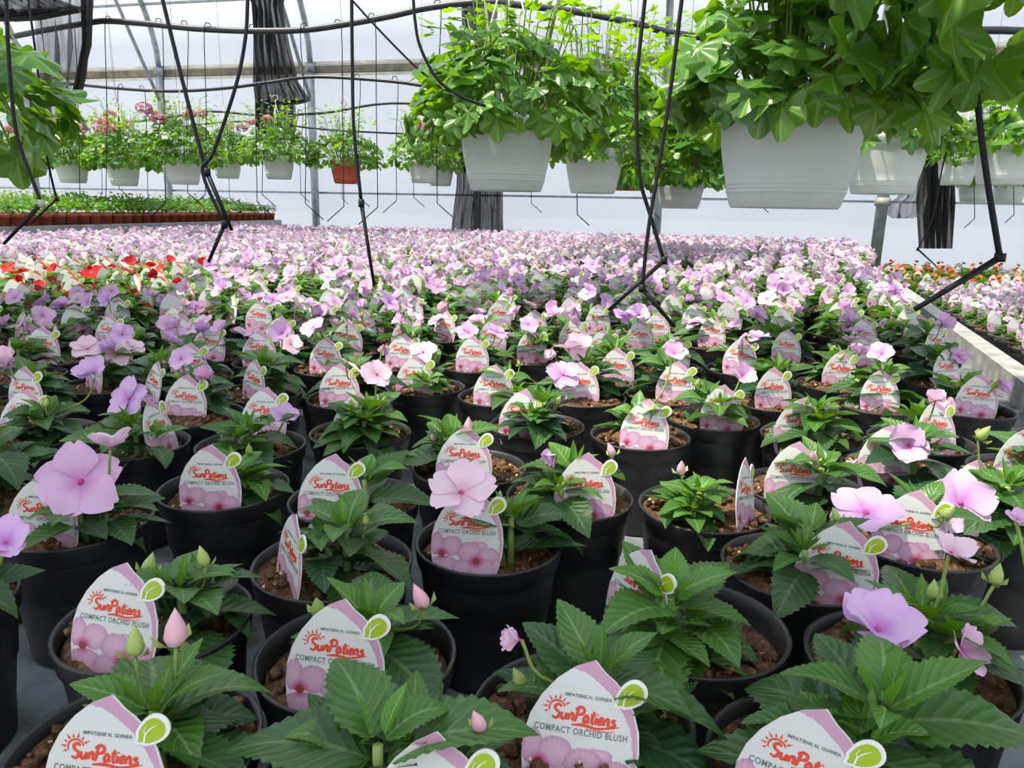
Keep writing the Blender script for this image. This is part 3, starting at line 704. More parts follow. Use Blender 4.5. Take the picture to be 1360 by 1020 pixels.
for p in sorted(pots, key=lambda p: (not p.near, p.fix, p.xy[1])):          # drop the few that still clash
    if taken and np.hypot(*(np.array(taken) - p.xy).T).min() < 0.1225: 
        if not p.near: continue
    taken.append(p.xy); pots_all.append(p)
# right bench, lower and beyond the gap
rp = [(1342, 460), (1300, 437), (1262, 424), (1246, 396), (1226, 371), (1197, 369)]
right = []
for j in range(0, 46):
    for i in range(0, 24):
        s0 = j * 0.136 - 0.98; q = rpt(s0, 0.075 + i * 0.132) + np.array([random.uniform(-.008, .008), random.uniform(-.008, .008)])
        if bed_far(*q) > 0.1 or not in_view(q, RRIM, 420): continue
        X, Y, Z = proj((q[0], q[1], RRIM + .03))
        p = P_(); p.xy = q; p.note = None; p.near = False; p.z = RB; p.h = RRIM; p.fix = 1
        p.tag = (np.array([random.uniform(-.02, .02), random.uniform(-.034, -.01)]), random.gauss(0, 12), random.uniform(-4, 4)); p.ro = np.array([random.uniform(-.012, .012), 0.01]); p.kind = 'orange' if q[1] > 4.3 else 'pink'; p.edge = i < 3; p.low = i < 2; right.append(p)
for p in pots_all:
    X, Y, Z = proj((p.xy[0], p.xy[1], RIM + 0.06)); p.kind = 'red' if (X < 262 and 346 < Y < 388) else 'pink'; p.edge = False
allp = pots_all + right
for p in allp: p.d = float(np.linalg.norm(np.array([*p.xy, p.h]) - CAM)); p.px = proj((p.xy[0], p.xy[1], p.h + .02))
order = sorted([p for p in allp if p.kind != 'orange'], key=lambda p: p.d - (0.6 if p.edge else 0))
ind = [p for p in order if p.near] + [p for p in order if not p.near and -50 < p.px[0] < 1410 and p.px[1] < 1060][:300 - len(NEAR)]
rest = [p for p in allp if p not in set(ind) and p.d > 1.3]
assert all(len(n[3].split()) <= 12 for n in NEAR), [n[3] for n in NEAR if len(n[3].split()) > 12]
print('pots', len(allp), 'individual', len(ind), 'rest', len(rest))

# ------------------------------------------------------------------ potted impatiens
def leaf_col(g, k):                              # k: 0 old and dark ... 1 young and fresh; raised on distant plants to imitate sun
    a = np.array((0.018, 0.062, 0.030)); b = np.array((0.095, 0.250, 0.028)); t = min(1, max(0, k + g.uniform(-.15, .15)))
    return tuple((a * (1 - t) + b * t) * g.uniform(.85, 1.15))
def petal_col(g, kind='pink'):
    if kind == 'red': return (0.72, g.uniform(.02, .06), g.uniform(.03, .07))
    if kind == 'orange': return (0.80, g.uniform(.10, .20), g.uniform(.03, .06))
    t = g.random(); a = np.array((0.72, 0.50, 0.84)); b = np.array((0.85, 0.54, 0.74)); c = np.array((0.88, 0.72, 0.82)); 
    q = a * (1 - t) + b * t if t < .75 else c * .6 + b * .4
    return tuple(q * g.uniform(.94, 1.06))
def rosette(g, big=1.0, fresh=0.3):
    """leaf placements of one plant: (matrix, young, colour); origin on the soil, z up"""
    out = []; shoots = [(0, 0, 0.043 * big, 1.0)]
    for _ in range(g.choice((1, 2, 2))):
        a = g.uniform(0, 2 * PI); shoots.append((math.cos(a) * .016, math.sin(a) * .016, g.uniform(.022, .040) * big, .72))
    for sx, sy, h, s in shoots:
        a0 = g.uniform(0, 2 * PI)
        tiers = [(0.20, 4, 0, .056), (0.50, 4, 6, .061), (0.78, 4, 20, .052), (0.95, 4, 38, .034), (1.0, 3, 60, .020)]
        if s < 1: tiers = tiers[1:]
        for ti, (zf, n, el, L) in enumerate(tiers):
            for k in range(n):
                a = a0 + ti * 0.9 + 2 * PI * k / n + g.uniform(-.3, .3); e = R(el + g.uniform(-14, 12)); l = L * s * big * g.uniform(.82, 1.18)
                m4 = Matrix.Translation((sx + .004 * math.cos(a), sy + .004 * math.sin(a), h * zf + 0.004)) @ Matrix.Rotation(a, 4, 'Z') @ Matrix.Rotation(-e, 4, 'Y') @ Matrix.Rotation(g.uniform(-.3, .3), 4, 'X') @ Matrix.Scale(l, 4)
                out.append((m4, el > 40, leaf_col(g, fresh + (.60 if el > 50 else .42 if el > 30 else .18 if el > 15 else 0))))
    return out, shoots
def align_z(n, spin=0.0):
    q = Vector(n).normalized().to_track_quat('Z', 'X').to_matrix().to_4x4(); return q @ Matrix.Rotation(spin, 4, 'Z')
EXPL = {}                                        # flowers read off the photo: pot index -> (x, y, px width, facing, form)
def EF(i, *fl): EXPL[i] = fl
UPC = (0, -.55, .8); CAMF = (0.05, -.93, .35)
EF(2, (108, 640, 100, (0.12, -.9, .42), 'open'), (146, 594, 62, (-.1, .3, .9), 'half')); EF(3, (8, 722, 70, (.3, -.5, .75), 'half'))
EF(6, (428, 706, 50, (0, -.2, 1), 'open')); EF(9, (612, 655, 98, (-.1, -.45, .88), 'open')); EF(10, (738, 602, 42, (-.5, -.5, -.3), 'cup'))
EF(14, (690, 850, 55, (-.8, -.3, .3), 'cup')); EF(16, (1165, 838, 112, (-.1, -.25, .95), 'half'), (1275, 862, 70, (.4, -.5, .6), 'half'), (1262, 735, 60, (.2, -.3, .9), 'half'))
EF(19, (1150, 682, 96, (-.15, -.2, 1), 'open')); EF(20, (1275, 668, 84, (-.1, -.85, .45), 'open')); EF(22, (1206, 592, 62, (-.4, -.6, .5), 'half'), (1135, 612, 40, (-.4, -.7, -.2), 'closed'))
EF(23, (1093, 558, 46, (0, -.1, 1), 'cup')); EF(26, (745, 528, 26, (.2, -.8, .35), 'cup')); EF(29, (378, 556, 46, (.3, -.5, .8), 'half'), (352, 590, 28, (0, -.3, -.9), 'closed'))
EF(30, (172, 530, 58, (-.3, -.75, .6), 'open')); EF(32, (562, 468, 44, (-.2, -.6, .8), 'open')); EF(31, (125, 495, 48, (-.2, -.6, .8), 'half')); EF(17, (1350, 690, 30, (0, -.5, .9), 'half'))
EF(28, (500, 497, 46, (.2, -.7, .6), 'open')); EF(25, (895, 470, 40, (0, -.7, .7), 'half')); EF(24, (985, 500, 44, (.1, -.5, .5), 'half')); EF(33, (748, 498, 50, (0, -.7, .7), 'open'))
EBUD = {0: [(232, 845, 1, 1.5), (178, 858, 0, 1.2)], 1: [(193, 752, 0, 1.2), (272, 742, 0, 1.1)], 7: [(565, 797, 1, 1.3), (424, 806, 0, 1.2)], 8: [(640, 955, 1, .9)], 27: [(622, 568, 1, 1.4), (575, 578, 1, 1.1), (668, 635, 0, .9)], 11: [(905, 622, 1, 1.2)], 13: [(870, 797, 0, 1.2)], 16: [(1240, 785, 0, 1.0), (1322, 765, 0, 1.1)], 14: [(697, 902, 0, 1.1)], 20: [(1300, 575, 0, 1.3)], 10: [(815, 598, 1, 1.1)]}
FAR_FOL = []                                     # joined foliage of pots in the middle distance
def fol_mesh(seed):
    g = random.Random(seed); lv, _ = rosette(g, 1.05, .45); V = []; Fc = []; C = []  # fresher leaf tone stands in for sunlit foliage
    a, f, u = leaf_arrays(1.0, .44, .8, .3, .1, 7, 1, .04, .06, seed)
    for m4, young, c in lv:
        b = len(V); V += [tuple(m4 @ Vector(p)) for p in a]; Fc += [tuple(i + b for i in q) for q in f]; C += [c] * len(a)
    return new_mesh('foliage', V, Fc, M['leaf_far'], col=C)
FAR_FOL = [fol_mesh(200 + i) for i in range(7)]
FPARTS = 1.75                                    # pots nearer than this show single leaves, print and petals
def zone(p):
    X, Y, Z = p.px
    if p.z == RB: return 'on the lower bench across the gap at right', 'lower right bench'
    if p.kind == 'red': return 'in the red patch at the left of the bed', 'red patch'
    side = 'left' if X < 400 else 'centre' if X < 860 else 'right'
    dep = 'just behind the front pots' if Y > 455 else 'in the middle of the bed' if Y > 395 else 'far back where blooms crowd together'
    return f'{dep}, {side} part of the bed', f'{side} {dep}'
def stalk_mesh(a, b, r=0.0011, sag=0.006):
    a = np.array(a); b = np.array(b); m = (a + b) / 2 + np.array([(b - a)[0] * .25, (b - a)[1] * .25, -sag]); mb = MB(); mb.tube(spline([a, m, b], 4), r, 5); return mb.mesh('flower_stalk', M['stalk'])
_o1 = ['first', 'second', 'third', 'fourth', 'fifth', 'sixth', 'seventh', 'eighth', 'ninth', 'tenth', 'eleventh', 'twelfth', 'thirteenth', 'fourteenth', 'fifteenth', 'sixteenth', 'seventeenth', 'eighteenth', 'nineteenth']
ORD = _o1 + [t + ('ieth' if u < 0 else 'y-' + _o1[u]) for t in ('twent', 'thirt', 'fort', 'fift') for u in range(-1, 9)]
rows = {}
for p in ind:
    p.rowlab = None
    if p.z == BENCH and 0 < p.px[0] < 1360: rows.setdefault(int((p.xy[1] - .25) // .118), []).append(p)
for r_, L in rows.items():
    L.sort(key=lambda p: p.px[0])
    for k, p in enumerate(L):
        if r_ < 30: p.rowlab = f'{ORD[r_]} row from the front, {ORD[k]} from left'
rows = {}
for p in ind:
    if p.z == RB and 0 < p.px[0] < 1360: rows.setdefault(int((p.xy[1]) // .136), []).append(p)
for n_, r_ in enumerate(sorted(rows)):
    for k, p in enumerate(sorted(rows[r_], key=lambda p: p.px[0])): p.rowlab = f'lower right bench, {ORD[n_]} row back, {ORD[k]} from gap'
NUMW = ['no open flower', 'one open flower', 'two open flowers', 'three open flowers', 'four open flowers']
kcount = {}
for ip, p in enumerate(ind):
    g = random.Random(1000 + ip); x, y = p.xy; nearp = p.d < FPARTS
    idx = next((k for k, n in enumerate(NEAR) if n[3] == p.note), None) if p.note else None
    root = empty('potted_impatiens', (x, y, p.z)); zl, zg = zone(p)
    nm = {'pink': 'lavender pink', 'red': 'red'}[p.kind]
    if p.note:
        tag(root, 'potted impatiens ' + p.note, 'potted plant', 'pink impatiens nearest the camera')
    else:
        tag(root, ('red potted impatiens, ' if p.kind == 'red' else 'pink potted impatiens, ') + (p.rowlab or zl), 'potted plant', 'potted impatiens ' + zg)
    obj('pot', POTG if p.z == RB else POT, root, Matrix.Rotation(g.uniform(0, 6), 4, 'Z'))
    soil_z = 0.1075 if g.random() < .75 else 0.099
    obj('soil', SOILS[g.randrange(6)], root, Matrix.Translation((0, 0, soil_z)) @ Matrix.Rotation(g.uniform(0, 6), 4, 'Z') @ Matrix.Diagonal(((1, 1, 1, 1) if soil_z > .1 else (.965, .965, 1, 1))))
    ro = p.ro * 0.75; l_ = np.linalg.norm(ro); ro = ro * min(1, .030 / (l_ + 1e-9))
    fresh = .45 if idx in (4, 27, 10, 11, 13) else g.uniform(.12, .42); big = {8: 1.15, 15: 1.2, 5: 1.05, 11: .72, 0: 1.0}.get(idx, (g.uniform(.88, 1.08) if p.near else g.uniform(1.0, 1.22) if nearp else g.uniform(.92, 1.12)))
    if getattr(p, 'low', False): big *= .72
    top = np.array([ro[0], ro[1], soil_z + .05])
    nl = 0
    if nearp:
        lv, shoots = rosette(g, big, fresh)
        T = Matrix.Translation((ro[0], ro[1], soil_z))
        for m4, young, c in lv:
            if p.tag is not None:
                o_, yw, _r = p.tag; o_ = o_ * min(1, .044 / (np.linalg.norm(o_) + 1e-9)); nf = np.array([math.sin(R(yw)), -math.cos(R(yw))]); tn = np.array([math.cos(R(yw)), math.sin(R(yw))])
                b0 = np.array(m4.translation)[:2] + ro; tp = np.array((m4 @ Vector((1.0, 0, -.2)))[:2]) + ro; d0 = (b0 - o_) @ nf; d1 = (tp - o_) @ nf
                if d0 < -.006 and d1 > -.008 and d1 > d0 + .003:
                    k_ = (-.010 - d0) / (d1 - d0); hit = b0 + (tp - b0) * k_
                    if abs((hit - o_) @ tn) < .044:
                        if k_ < .45: continue
                        m4 = m4 @ Matrix.Scale(min(1, k_), 4)
            obj('leaf', YOUNG[g.randrange(2)] if young else LEAVES[g.randrange(6)], root, T @ m4, c)
        mb = MB()
        for sx, sy, h, s in shoots: mb.tube([(ro[0] + sx * .3, ro[1] + sy * .3, soil_z - .004), (ro[0] + sx, ro[1] + sy, soil_z + h)], [.0038, .0024], 6)
        mb.build('stem', M['stalk'], root)
    else:
        fo = obj('foliage', FAR_FOL[g.randrange(7)], root, Matrix.Translation((ro[0], ro[1], soil_z)) @ Matrix.Rotation(g.uniform(0, 6), 4, 'Z') @ Matrix.Scale(big, 4)); fo['kind'] = 'stuff'
    # flowers
    fl = []
    if idx is not None:
        for (fx, fy, fwpx, n, form) in EXPL.get(idx, ()):
            w = at_y(fx, fy, float(y) - (.045 if fwpx > 60 else .015)); w[2] = min(max(w[2], RIM + .01), RIM + .10); w = at_z(fx, fy, w[2])
            dd = np.linalg.norm(w - CAM); sz = fwpx / F * dd * .47; fl.append((w - np.array([x, y, p.z]), min(sz, .034), n, form))
    else:
        far = min(1, max(0, (p.d - 1.0) / 1.6)); k = g.choices((0, 1, 2, 3, 4), (.28 - .28 * far, .38 - .30 * far, .27 + .05 * far, .07 + .30 * far, .24 * far))[0]
        if p.kind == 'red': k = min(k, g.choice((0, 1, 1)))
        if getattr(p, 'low', False): k = min(k, 1)
        for _ in range(k):
            a = g.uniform(0, 2 * PI); r = g.uniform(.012, .055)
            form = g.choices(('open', 'half', 'cup', 'closed'), (.55, .28, .10, .07))[0]
            n = (g.uniform(-.6, .6), g.uniform(-.9, .25), g.uniform(.25, 1)) if form != 'closed' else (g.uniform(-.6, .6), g.uniform(-.5, .5), -.5)
            fl.append((np.array([ro[0] + r * math.cos(a), ro[1] + r * math.sin(a), soil_z + g.uniform(.048, .092)]), g.uniform(.017, .025), n, form))
    if not p.note and p.rowlab and p.kind == 'pink': root['label'] = 'pink impatiens with ' + NUMW[len(fl)] + ', ' + p.rowlab
    for (w, sz, n, form) in fl:
        c = petal_col(g, p.kind); m4 = Matrix.Translation(w) @ align_z(n, g.uniform(0, 6)) @ Matrix.Scale(sz, 4)
        if nearp:
            fo = obj('flower', EYE, root, m4)
            for pm in petal_mats(form, g.random()): obj('petal', PETAL2 if form == 'open' and g.random() < .4 else PETAL, fo, pm, c)
            st = obj('flower_stalk', stalk_mesh(top - (0, 0, .015), w - np.array(Vector(n).normalized()) * sz * .12), root)
        else: obj('flower', FLOWERS[form][g.randrange(3)], root, m4, c)
    bl = []
    if idx is not None:
        for (bx, by, bt, bs) in EBUD.get(idx, ()): bl.append((at_y(bx, by, float(y) - .005) - np.array([x, y, p.z]), bt, bs))
    if p.d < 3 and idx not in EBUD:
        for _ in range(g.choice((0, 1, 1, 2))):
            a = g.uniform(0, 6.3); bl.append((np.array([ro[0] + .018 * math.cos(a), ro[1] + .018 * math.sin(a), soil_z + g.uniform(.045, .065)]), g.choice((0, 0, 1)), g.uniform(.7, 1.1)))
    for (w, bt, bs) in bl:
        d = np.array([g.uniform(-.5, .5), g.uniform(-.5, .2), 1.0])
        obj('bud', BUDS[bt], root, Matrix.Translation(w - np.array([0, 0, .006])) @ align_z(d, g.uniform(0, 6)) @ Matrix.Scale(.0098 * bs, 4))
        if nearp: obj('flower_stalk', stalk_mesh(top - (0, 0, .012), w - np.array([0, 0, .006]), .0010), root)
    if p.tag is not None:
        off, yaw, roll = p.tag; l_ = np.linalg.norm(off); off = off * min(1, .044 / (l_ + 1e-9))
        if p.note: tl = 'tag of the impatiens ' + p.note
        elif p.kind == 'red': tl = 'tag with red picture, ' + (p.rowlab or zl)
        else: tl = 'white plant tag, ' + (p.rowlab or zl)
        make_tag((x + off[0], y + off[1], p.h - .0085 + min(.016, max(0, (p.d - 1.2) * .016))), yaw, roll, tl, 'plant tags ' + ('nearest the camera' if p.note else zg), p.kind == 'red', nearp, g.uniform(6, 16))
# ------------------------------------------------------------------ the rest of the bed, too many to build one by one
class Bulk:
    def __init__(s): s.v = []; s.f = []; s.c = []; s.m = []; s.n = 0
    def add(s, v, f, c, m):                      # f: (k,4) quads
        s.v.append(v); s.f.append(f + s.n); s.c.append(c); s.m.append(m); s.n += len(v)
    def mesh(s, name, mats):
        v = np.concatenate(s.v); f = np.concatenate(s.f); c = np.concatenate(s.c); m = np.concatenate(s.m)
        me = bpy.data.meshes.new(name); me.vertices.add(len(v)); me.vertices.foreach_set('co', v.astype(np.float32).ravel())
        me.loops.add(f.size); me.loops.foreach_set('vertex_index', f.astype(np.int32).ravel())
        me.polygons.add(len(f)); me.polygons.foreach_set('loop_start', np.arange(0, f.size, 4, dtype=np.int32)); me.polygons.foreach_set('loop_total', np.full(len(f), 4, dtype=np.int32))
        for q in mats: me.materials.append(q)
        me.polygons.foreach_set('material_index', m.astype(np.int32)); me.polygons.foreach_set('use_smooth', np.ones(len(f), dtype=bool))
        ca = me.color_attributes.new('Col', 'FLOAT_COLOR', 'POINT'); cc = np.ones((len(v), 4), dtype=np.float32); cc[:, :3] = c; ca.data.foreach_set('color', cc.ravel())
        me.update(); me.validate(); return me
def np_mats(m4): return np.array(m4)
def xf(m, v): return v @ m[:3, :3].T + m[:3, 3]
lo_leaf, lo_lf, _ = leaf_arrays(1.0, .46, .8, .3, .1, 4, 1); lo_lf = np.array(lo_lf)
lo_pet, lo_pf, _ = petal_arrays(2, 3); lo_pf = np.array(lo_pf)
n = 12; ring = np.array([(math.cos(2 * PI * k / n), math.sin(2 * PI * k / n)) for k in range(n)])
lo_pot = np.concatenate([np.c_[ring * .045, np.zeros(n)], np.c_[ring * .0565, np.full(n, .100)], np.c_[ring * .0605, np.full(n, .102)], np.c_[ring * .0605, np.full(n, .115)], np.c_[ring * .057, np.full(n, .113)], np.c_[ring * .055, np.full(n, .100)], np.c_[ring * .004, np.full(n, .103)]])
lo_potf = np.array([(i * n + k, i * n + (k + 1) % n, (i + 1) * n + (k + 1) % n, (i + 1) * n + k) for i in range(6) for k in range(n)])
lo_potc = np.concatenate([np.full((5 * n, 3), .02), np.tile((.09, .05, .03), (2 * n, 1))]); lo_potm = np.concatenate([np.zeros(5 * n, int), np.zeros(n, int)])
def far_templates(kind):
    out = []
    for s in range(5):
        g = random.Random(900 + s); B = Bulk(); lv, _ = rosette(g, 1.0, .55)  # sunlit look of the far leaves put into their brighter green
        B.add(lo_pot, lo_potf, lo_potc, lo_potm)
        for m4, y_, c in lv[:: 1]: B.add(xf(np_mats(Matrix.Translation((0, 0, .102)) @ m4), lo_leaf), lo_lf, np.tile(c, (len(lo_leaf), 1)), np.full(len(lo_lf), 1))
        for _ in range(g.choice((4, 4, 5)) if kind == 'pink' else 1):
            a = g.uniform(0, 2 * PI); r = g.uniform(.01, .062); form = g.choice(('open', 'open', 'half', 'cup')); c = petal_col(g, kind)
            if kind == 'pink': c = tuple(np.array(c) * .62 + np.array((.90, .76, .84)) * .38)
            m0 = Matrix.Translation((r * math.cos(a), r * math.sin(a), .102 + g.uniform(.048, .088))) @ align_z((g.uniform(-.6, .6), g.uniform(-.9, .3), g.uniform(.3, 1)), g.uniform(0, 6)) @ Matrix.Scale(g.uniform(.015, .024), 4)
            for pm in petal_mats(form, g.random()): B.add(xf(np_mats(m0 @ pm), lo_pet), lo_pf, np.tile(c, (len(lo_pet), 1)), np.full(len(lo_pf), 2))
        out.append([np.concatenate(q) for q in (B.v, B.f, B.c, B.m)])
    return out
lt = [(-.5, .35), (-.47, .08), (.46, .05), (.5, .38), (.40, .75), (.05, 1.13), (-.20, .98), (-.44, .65)]
def far_tag(red):
    T = Bulk()
    def quad(P, col, lift): T.add(np.array([(x * TW, -lift, z * TW) for x, z in P]), np.array([[0, 1, 2, 3]]), np.tile(col, (4, 1)), np.array([0]))
    w = (.76, .78, .77); pk = (.66, .40, .57) if not red else (.72, .07, .03); rd_ = (.70, .30, .26)
    quad([(-.5, .4), (-.47, -.2), (.46, -.2), (.5, .4)], w, 0); quad([(-.5, .4), (.5, .4), (.40, .77), (-.40, .77)], w, 0); quad([(-.40, .77), (.40, .77), (.05, 1.13), (-.2, .99)], w, 0)
    quad([(-.48, .46), (-.47, -.2), (.46, -.2), (.47, .36)], pk, .0004); quad([(.40, .40), (.50, .40), (.40, .77), (.30, .77)], (.66, .40, .54), .0004)
    quad([(-.25, .60), (.28, .58), (.28, .66), (-.28, .72)], rd_, .0005)
    quad([(.26, .74), (.40, .72), (.54, .93), (.36, .93)], w, .0008); quad([(.30, .77), (.40, .76), (.50, .90), (.37, .90)], (.36, .50, .012), .0012)
    return [np.concatenate(q) for q in (T.v, T.f, T.c, T.m)]
def bulk_plants(name, group, label, cat):
    B = Bulk(); TP = {k: far_templates(k) for k in ('pink', 'red', 'orange')}; g = random.Random(5)
    for p in group:
        v, f, c, m = TP[p.kind][g.randrange(5)]; a = g.uniform(0, 6.3); s = g.uniform(.95, 1.1); sn, cs = math.sin(a), math.cos(a)
        w = v.copy(); ispot = m[0] == 0
        w[:, 0] = (v[:, 0] * cs - v[:, 1] * sn); w[:, 1] = (v[:, 0] * sn + v[:, 1] * cs); w[:, 2] = v[:, 2]
        w += np.array([p.xy[0], p.xy[1], p.z]); cc = c * g.uniform(.88, 1.1); B.add(w, f, cc, m)
    o = obj(name, B.mesh(name, [M_POTFAR, M['leaf_far'], M['petal_far']])); tag(o, label, cat, kind='stuff'); return o
M_POTFAR = attr_mat('far_pot', 0.5)
def bulk_tags(name, group, label):
    B = Bulk(); T = {k: far_tag(k == 'red') for k in ('pink', 'red')}; g = random.Random(6)
    for p in group:
        if p.kind == 'orange' and g.random() < .6: continue
        off, yaw, roll = p.tag; v, f, c, m = T['red' if p.kind == 'red' else 'pink']
        M4 = np_mats(tag_matrix((p.xy[0] + off[0], p.xy[1] + off[1], p.h + .013), yaw, g.uniform(6, 16), roll)); B.add(xf(M4, v), f, c, m)
    o = obj(name, B.mesh(name, [M['card']])); tag(o, label, 'plant tag', kind='stuff')
bulk_plants('potted_impatiens', [p for p in rest if p.kind != 'orange'], 'dense crowd of pink impatiens pots filling the back of the bed', 'potted plant')
bulk_plants('potted_orange_impatiens', [p for p in rest if p.kind == 'orange'], 'green impatiens pots with scattered orange red blooms at far right', 'potted plant')
bulk_tags('plant_tag', rest, 'countless white plant tags among the distant pink flowers')

# ------------------------------------------------------------------ terracotta pots on the left bench
def small_pot_mesh():
    mb = MB(); mb.lathe([(0, 0), (.040, 0), (.047, .062), (.051, .063), (.053, .082), (.049, .083), (.047, .07), (0, .068)], 18); return mb.mesh('pot', M['terra'])
SPOT = small_pot_mesh()
def herb_mesh(seed, pale):
    g = random.Random(seed); V = []; Fc = []; C = []
    a, f, _ = leaf_arrays(1.0, .8, .9, .15, .2, 3, 1)
    for _ in range(46):
        th = g.uniform(0, 2 * PI); r = math.sqrt(g.random()) * .055; h = .075 + g.uniform(.01, .075) * (1 - .5 * (r / .055) ** 2)
        m4 = Matrix.Translation((r * math.cos(th), r * math.sin(th), h)) @ Matrix.Rotation(th + g.uniform(-.8, .8), 4, 'Z') @ Matrix.Rotation(-R(g.uniform(-25, 45)), 4, 'Y') @ Matrix.Scale(g.uniform(.018, .032), 4)
        c = np.array((.09, .25, .03)) * g.uniform(.7, 1.25) if not pale else np.array((.30, .42, .18)) * g.uniform(.7, 1.2)
        b = len(V); V += [tuple(m4 @ Vector(p)) for p in a]; Fc += [tuple(i + b for i in q) for q in f]; C += [c] * len(a)
    return new_mesh('foliage', V, Fc, M['leaf_far'], col=C)
HERB = [herb_mesh(i, False) for i in range(4)]; HERBP = [herb_mesh(9, True), herb_mesh(10, True)]
for row in range(6):
    for k in range(int((LL + 0.4) / .115)):
        s = LL - .08 - k * .115; q = lpt(s, .075 + row * .112)
        if not in_view(q, LBZ + .1, 60): continue
        pale = row > 2 and s < 2.2
        r_ = empty('potted_seedling', (q[0], q[1], LBZ), random.uniform(0, 6))
        if row == 0: lab = 'seedling in terracotta pot, front row of left bench, ' + ORD[k] + ' from far end'
        elif pale: lab = 'pale variegated seedling at the back of the raised left bench'
        else: lab = 'green seedling in terracotta pot behind the front row, raised left bench'
        tag(r_, lab, 'potted plant', 'terracotta seedlings ' + ('front row' if row == 0 else 'back rows, pale' if pale else 'back rows'))
        obj('pot', SPOT, r_); fo = obj('foliage', random.choice(HERBP if pale else HERB), r_, Matrix.Diagonal((1.1, 1.1, random.uniform(1.05, 1.3) + .10 * row + (.15 if pale else 0), 1))); fo['kind'] = 'stuff'

# ------------------------------------------------------------------ hanging baskets
def basket_pot_mesh(m, ribs=True):
    """unit basket: rim diameter 1, height 0.69"""
    mb = MB(); h = .69
    pr = [(0, .012), (.30, .012), (.315, 0), (.352, 0), (.362, .012), (.385, .085)]
    for z in (.10, .125, .15): pr += [(.388 + (z - .085) * .14, z), (.395 + (z - .085) * .14, z + .006), (.391 + (z - .085) * .14, z + .014)]
    pr += [(.42, .25), (.445, .38), (.463, .53), (.468, .56), (.482, .565), (.497, h - .025), (.503, h), (.49, h + .006), (.476, h - .004), (.45, .5), (0, .48)]
    mb.lathe(pr, 48); return mb.mesh('pot', m)
BP = {'white': basket_pot_mesh(M['white']), 'red': basket_pot_mesh(M['redpot'])}
def ivy_leaf(lobes=5, nring=3, n=40, cup=.12, seed=0, sharp=.30):
    g = random.Random(seed); v = [(0, 0, 0)]; uv = [(.5, 0)]; f = []
    for i in range(1, nring + 1):
        t = i / nring
        for k in range(n + 1):
            u = k / n; a = (u - .5) * R(305)
            lob = 0.5 + 0.5 * math.cos((u - .5) * 2 * PI * lobes); r = (1 - sharp + sharp * lob ** .8) * (1.0 - .22 * abs(u - .5) * 2) * .55
            r *= t; x = r * math.cos(a) + .0; y = r * math.sin(a)
            z = -cup * r * r * 2.2 + .035 * math.cos((u - .5) * 2 * PI * lobes) * t + .03 * math.sin(a * 3 + seed) * t * t
            v.append((x, y, z)); uv.append((u, t))
    w = n + 1; f = [(0, 1 + k, 2 + k) for k in range(n)]
    for i in range(nring - 1):
        b = 1 + i * w; f += [(b + k, b + w + k, b + w + k + 1, b + k + 1) for k in range(n)]
    return np.array(v), f, uv
IVY = []
for i, (cu, sh_) in enumerate(((.12, .34), (.30, .30), (-.08, .38), (.20, .26))):
    v, f, uv = ivy_leaf(5, 3, 40, cu, i, sh_); IVY.append(new_mesh('leaf', v, f, M['ivy'], uv=uv))
lv_v, lv_f, _ = ivy_leaf(5, 1, 15, .15, 1)
def mound(g, n, D, wide, high, drape, lsize, up=0.25):
    """leaf placements of a basket plant; origin at the rim centre"""
    out = []
    for i in range(n):
        a = g.uniform(0, 2 * PI); q = g.random(); th = math.acos(1 - q * (1 + math.sin(R(drape)))) if True else 0
        rr = g.uniform(.55, 1.0) ** .6
        p = np.array([math.cos(a) * math.sin(th) * wide * rr, math.sin(a) * math.sin(th) * wide * rr, (math.cos(th) * high * rr if th < PI / 2 else math.cos(th) * wide * .75 * rr)])
        if th > PI / 2:
            rad = np.hypot(p[0], p[1]); need = D * .5 * 1.04
            if rad < need: p[:2] *= need / rad
        out_dir = Vector((math.cos(a), math.sin(a), 0)); tilt = R(g.uniform(5, 55)) if th < PI / 2 else R(g.uniform(60, 100))
        m4 = Matrix.Translation(p) @ Matrix.Rotation(a + g.uniform(-.7, .7), 4, 'Z') @ Matrix.Rotation(tilt + g.uniform(-.4, .4), 4, 'Y') @ Matrix.Rotation(g.uniform(-.5, .5), 4, 'X') @ Matrix.Scale(lsize * g.uniform(.6, 1.15), 4)
        out.append((m4, p, g.uniform(0, 1)))
    for i in range(int(n * up)):                  # airy young shoots rising above the mound
        a = g.uniform(0, 2 * PI); r = wide * g.uniform(.05, .85); b = np.array([math.cos(a) * r, math.sin(a) * r, high * g.uniform(.8, 1.0)])
        L = high * g.uniform(.15, .75)
        for k in range(3):
            p = b + np.array([math.cos(a) * .25 * L, math.sin(a) * .25 * L, L]) * (k + 1) / 3
            m4 = Matrix.Translation(p) @ Matrix.Rotation(g.uniform(0, 6.3), 4, 'Z') @ Matrix.Rotation(R(g.uniform(-30, 45)), 4, 'Y') @ Matrix.Scale(lsize * g.uniform(.35, .6), 4)
            out.append((m4, p, g.uniform(.7, 1.3)))
    return out
def ivy_col(g, t):
    a = np.array((.050, .150, .026)); b = np.array((.15, .34, .035)); t = min(1, max(0, t)); return tuple((a * (1 - t) + b * t) * g.uniform(.85, 1.15))
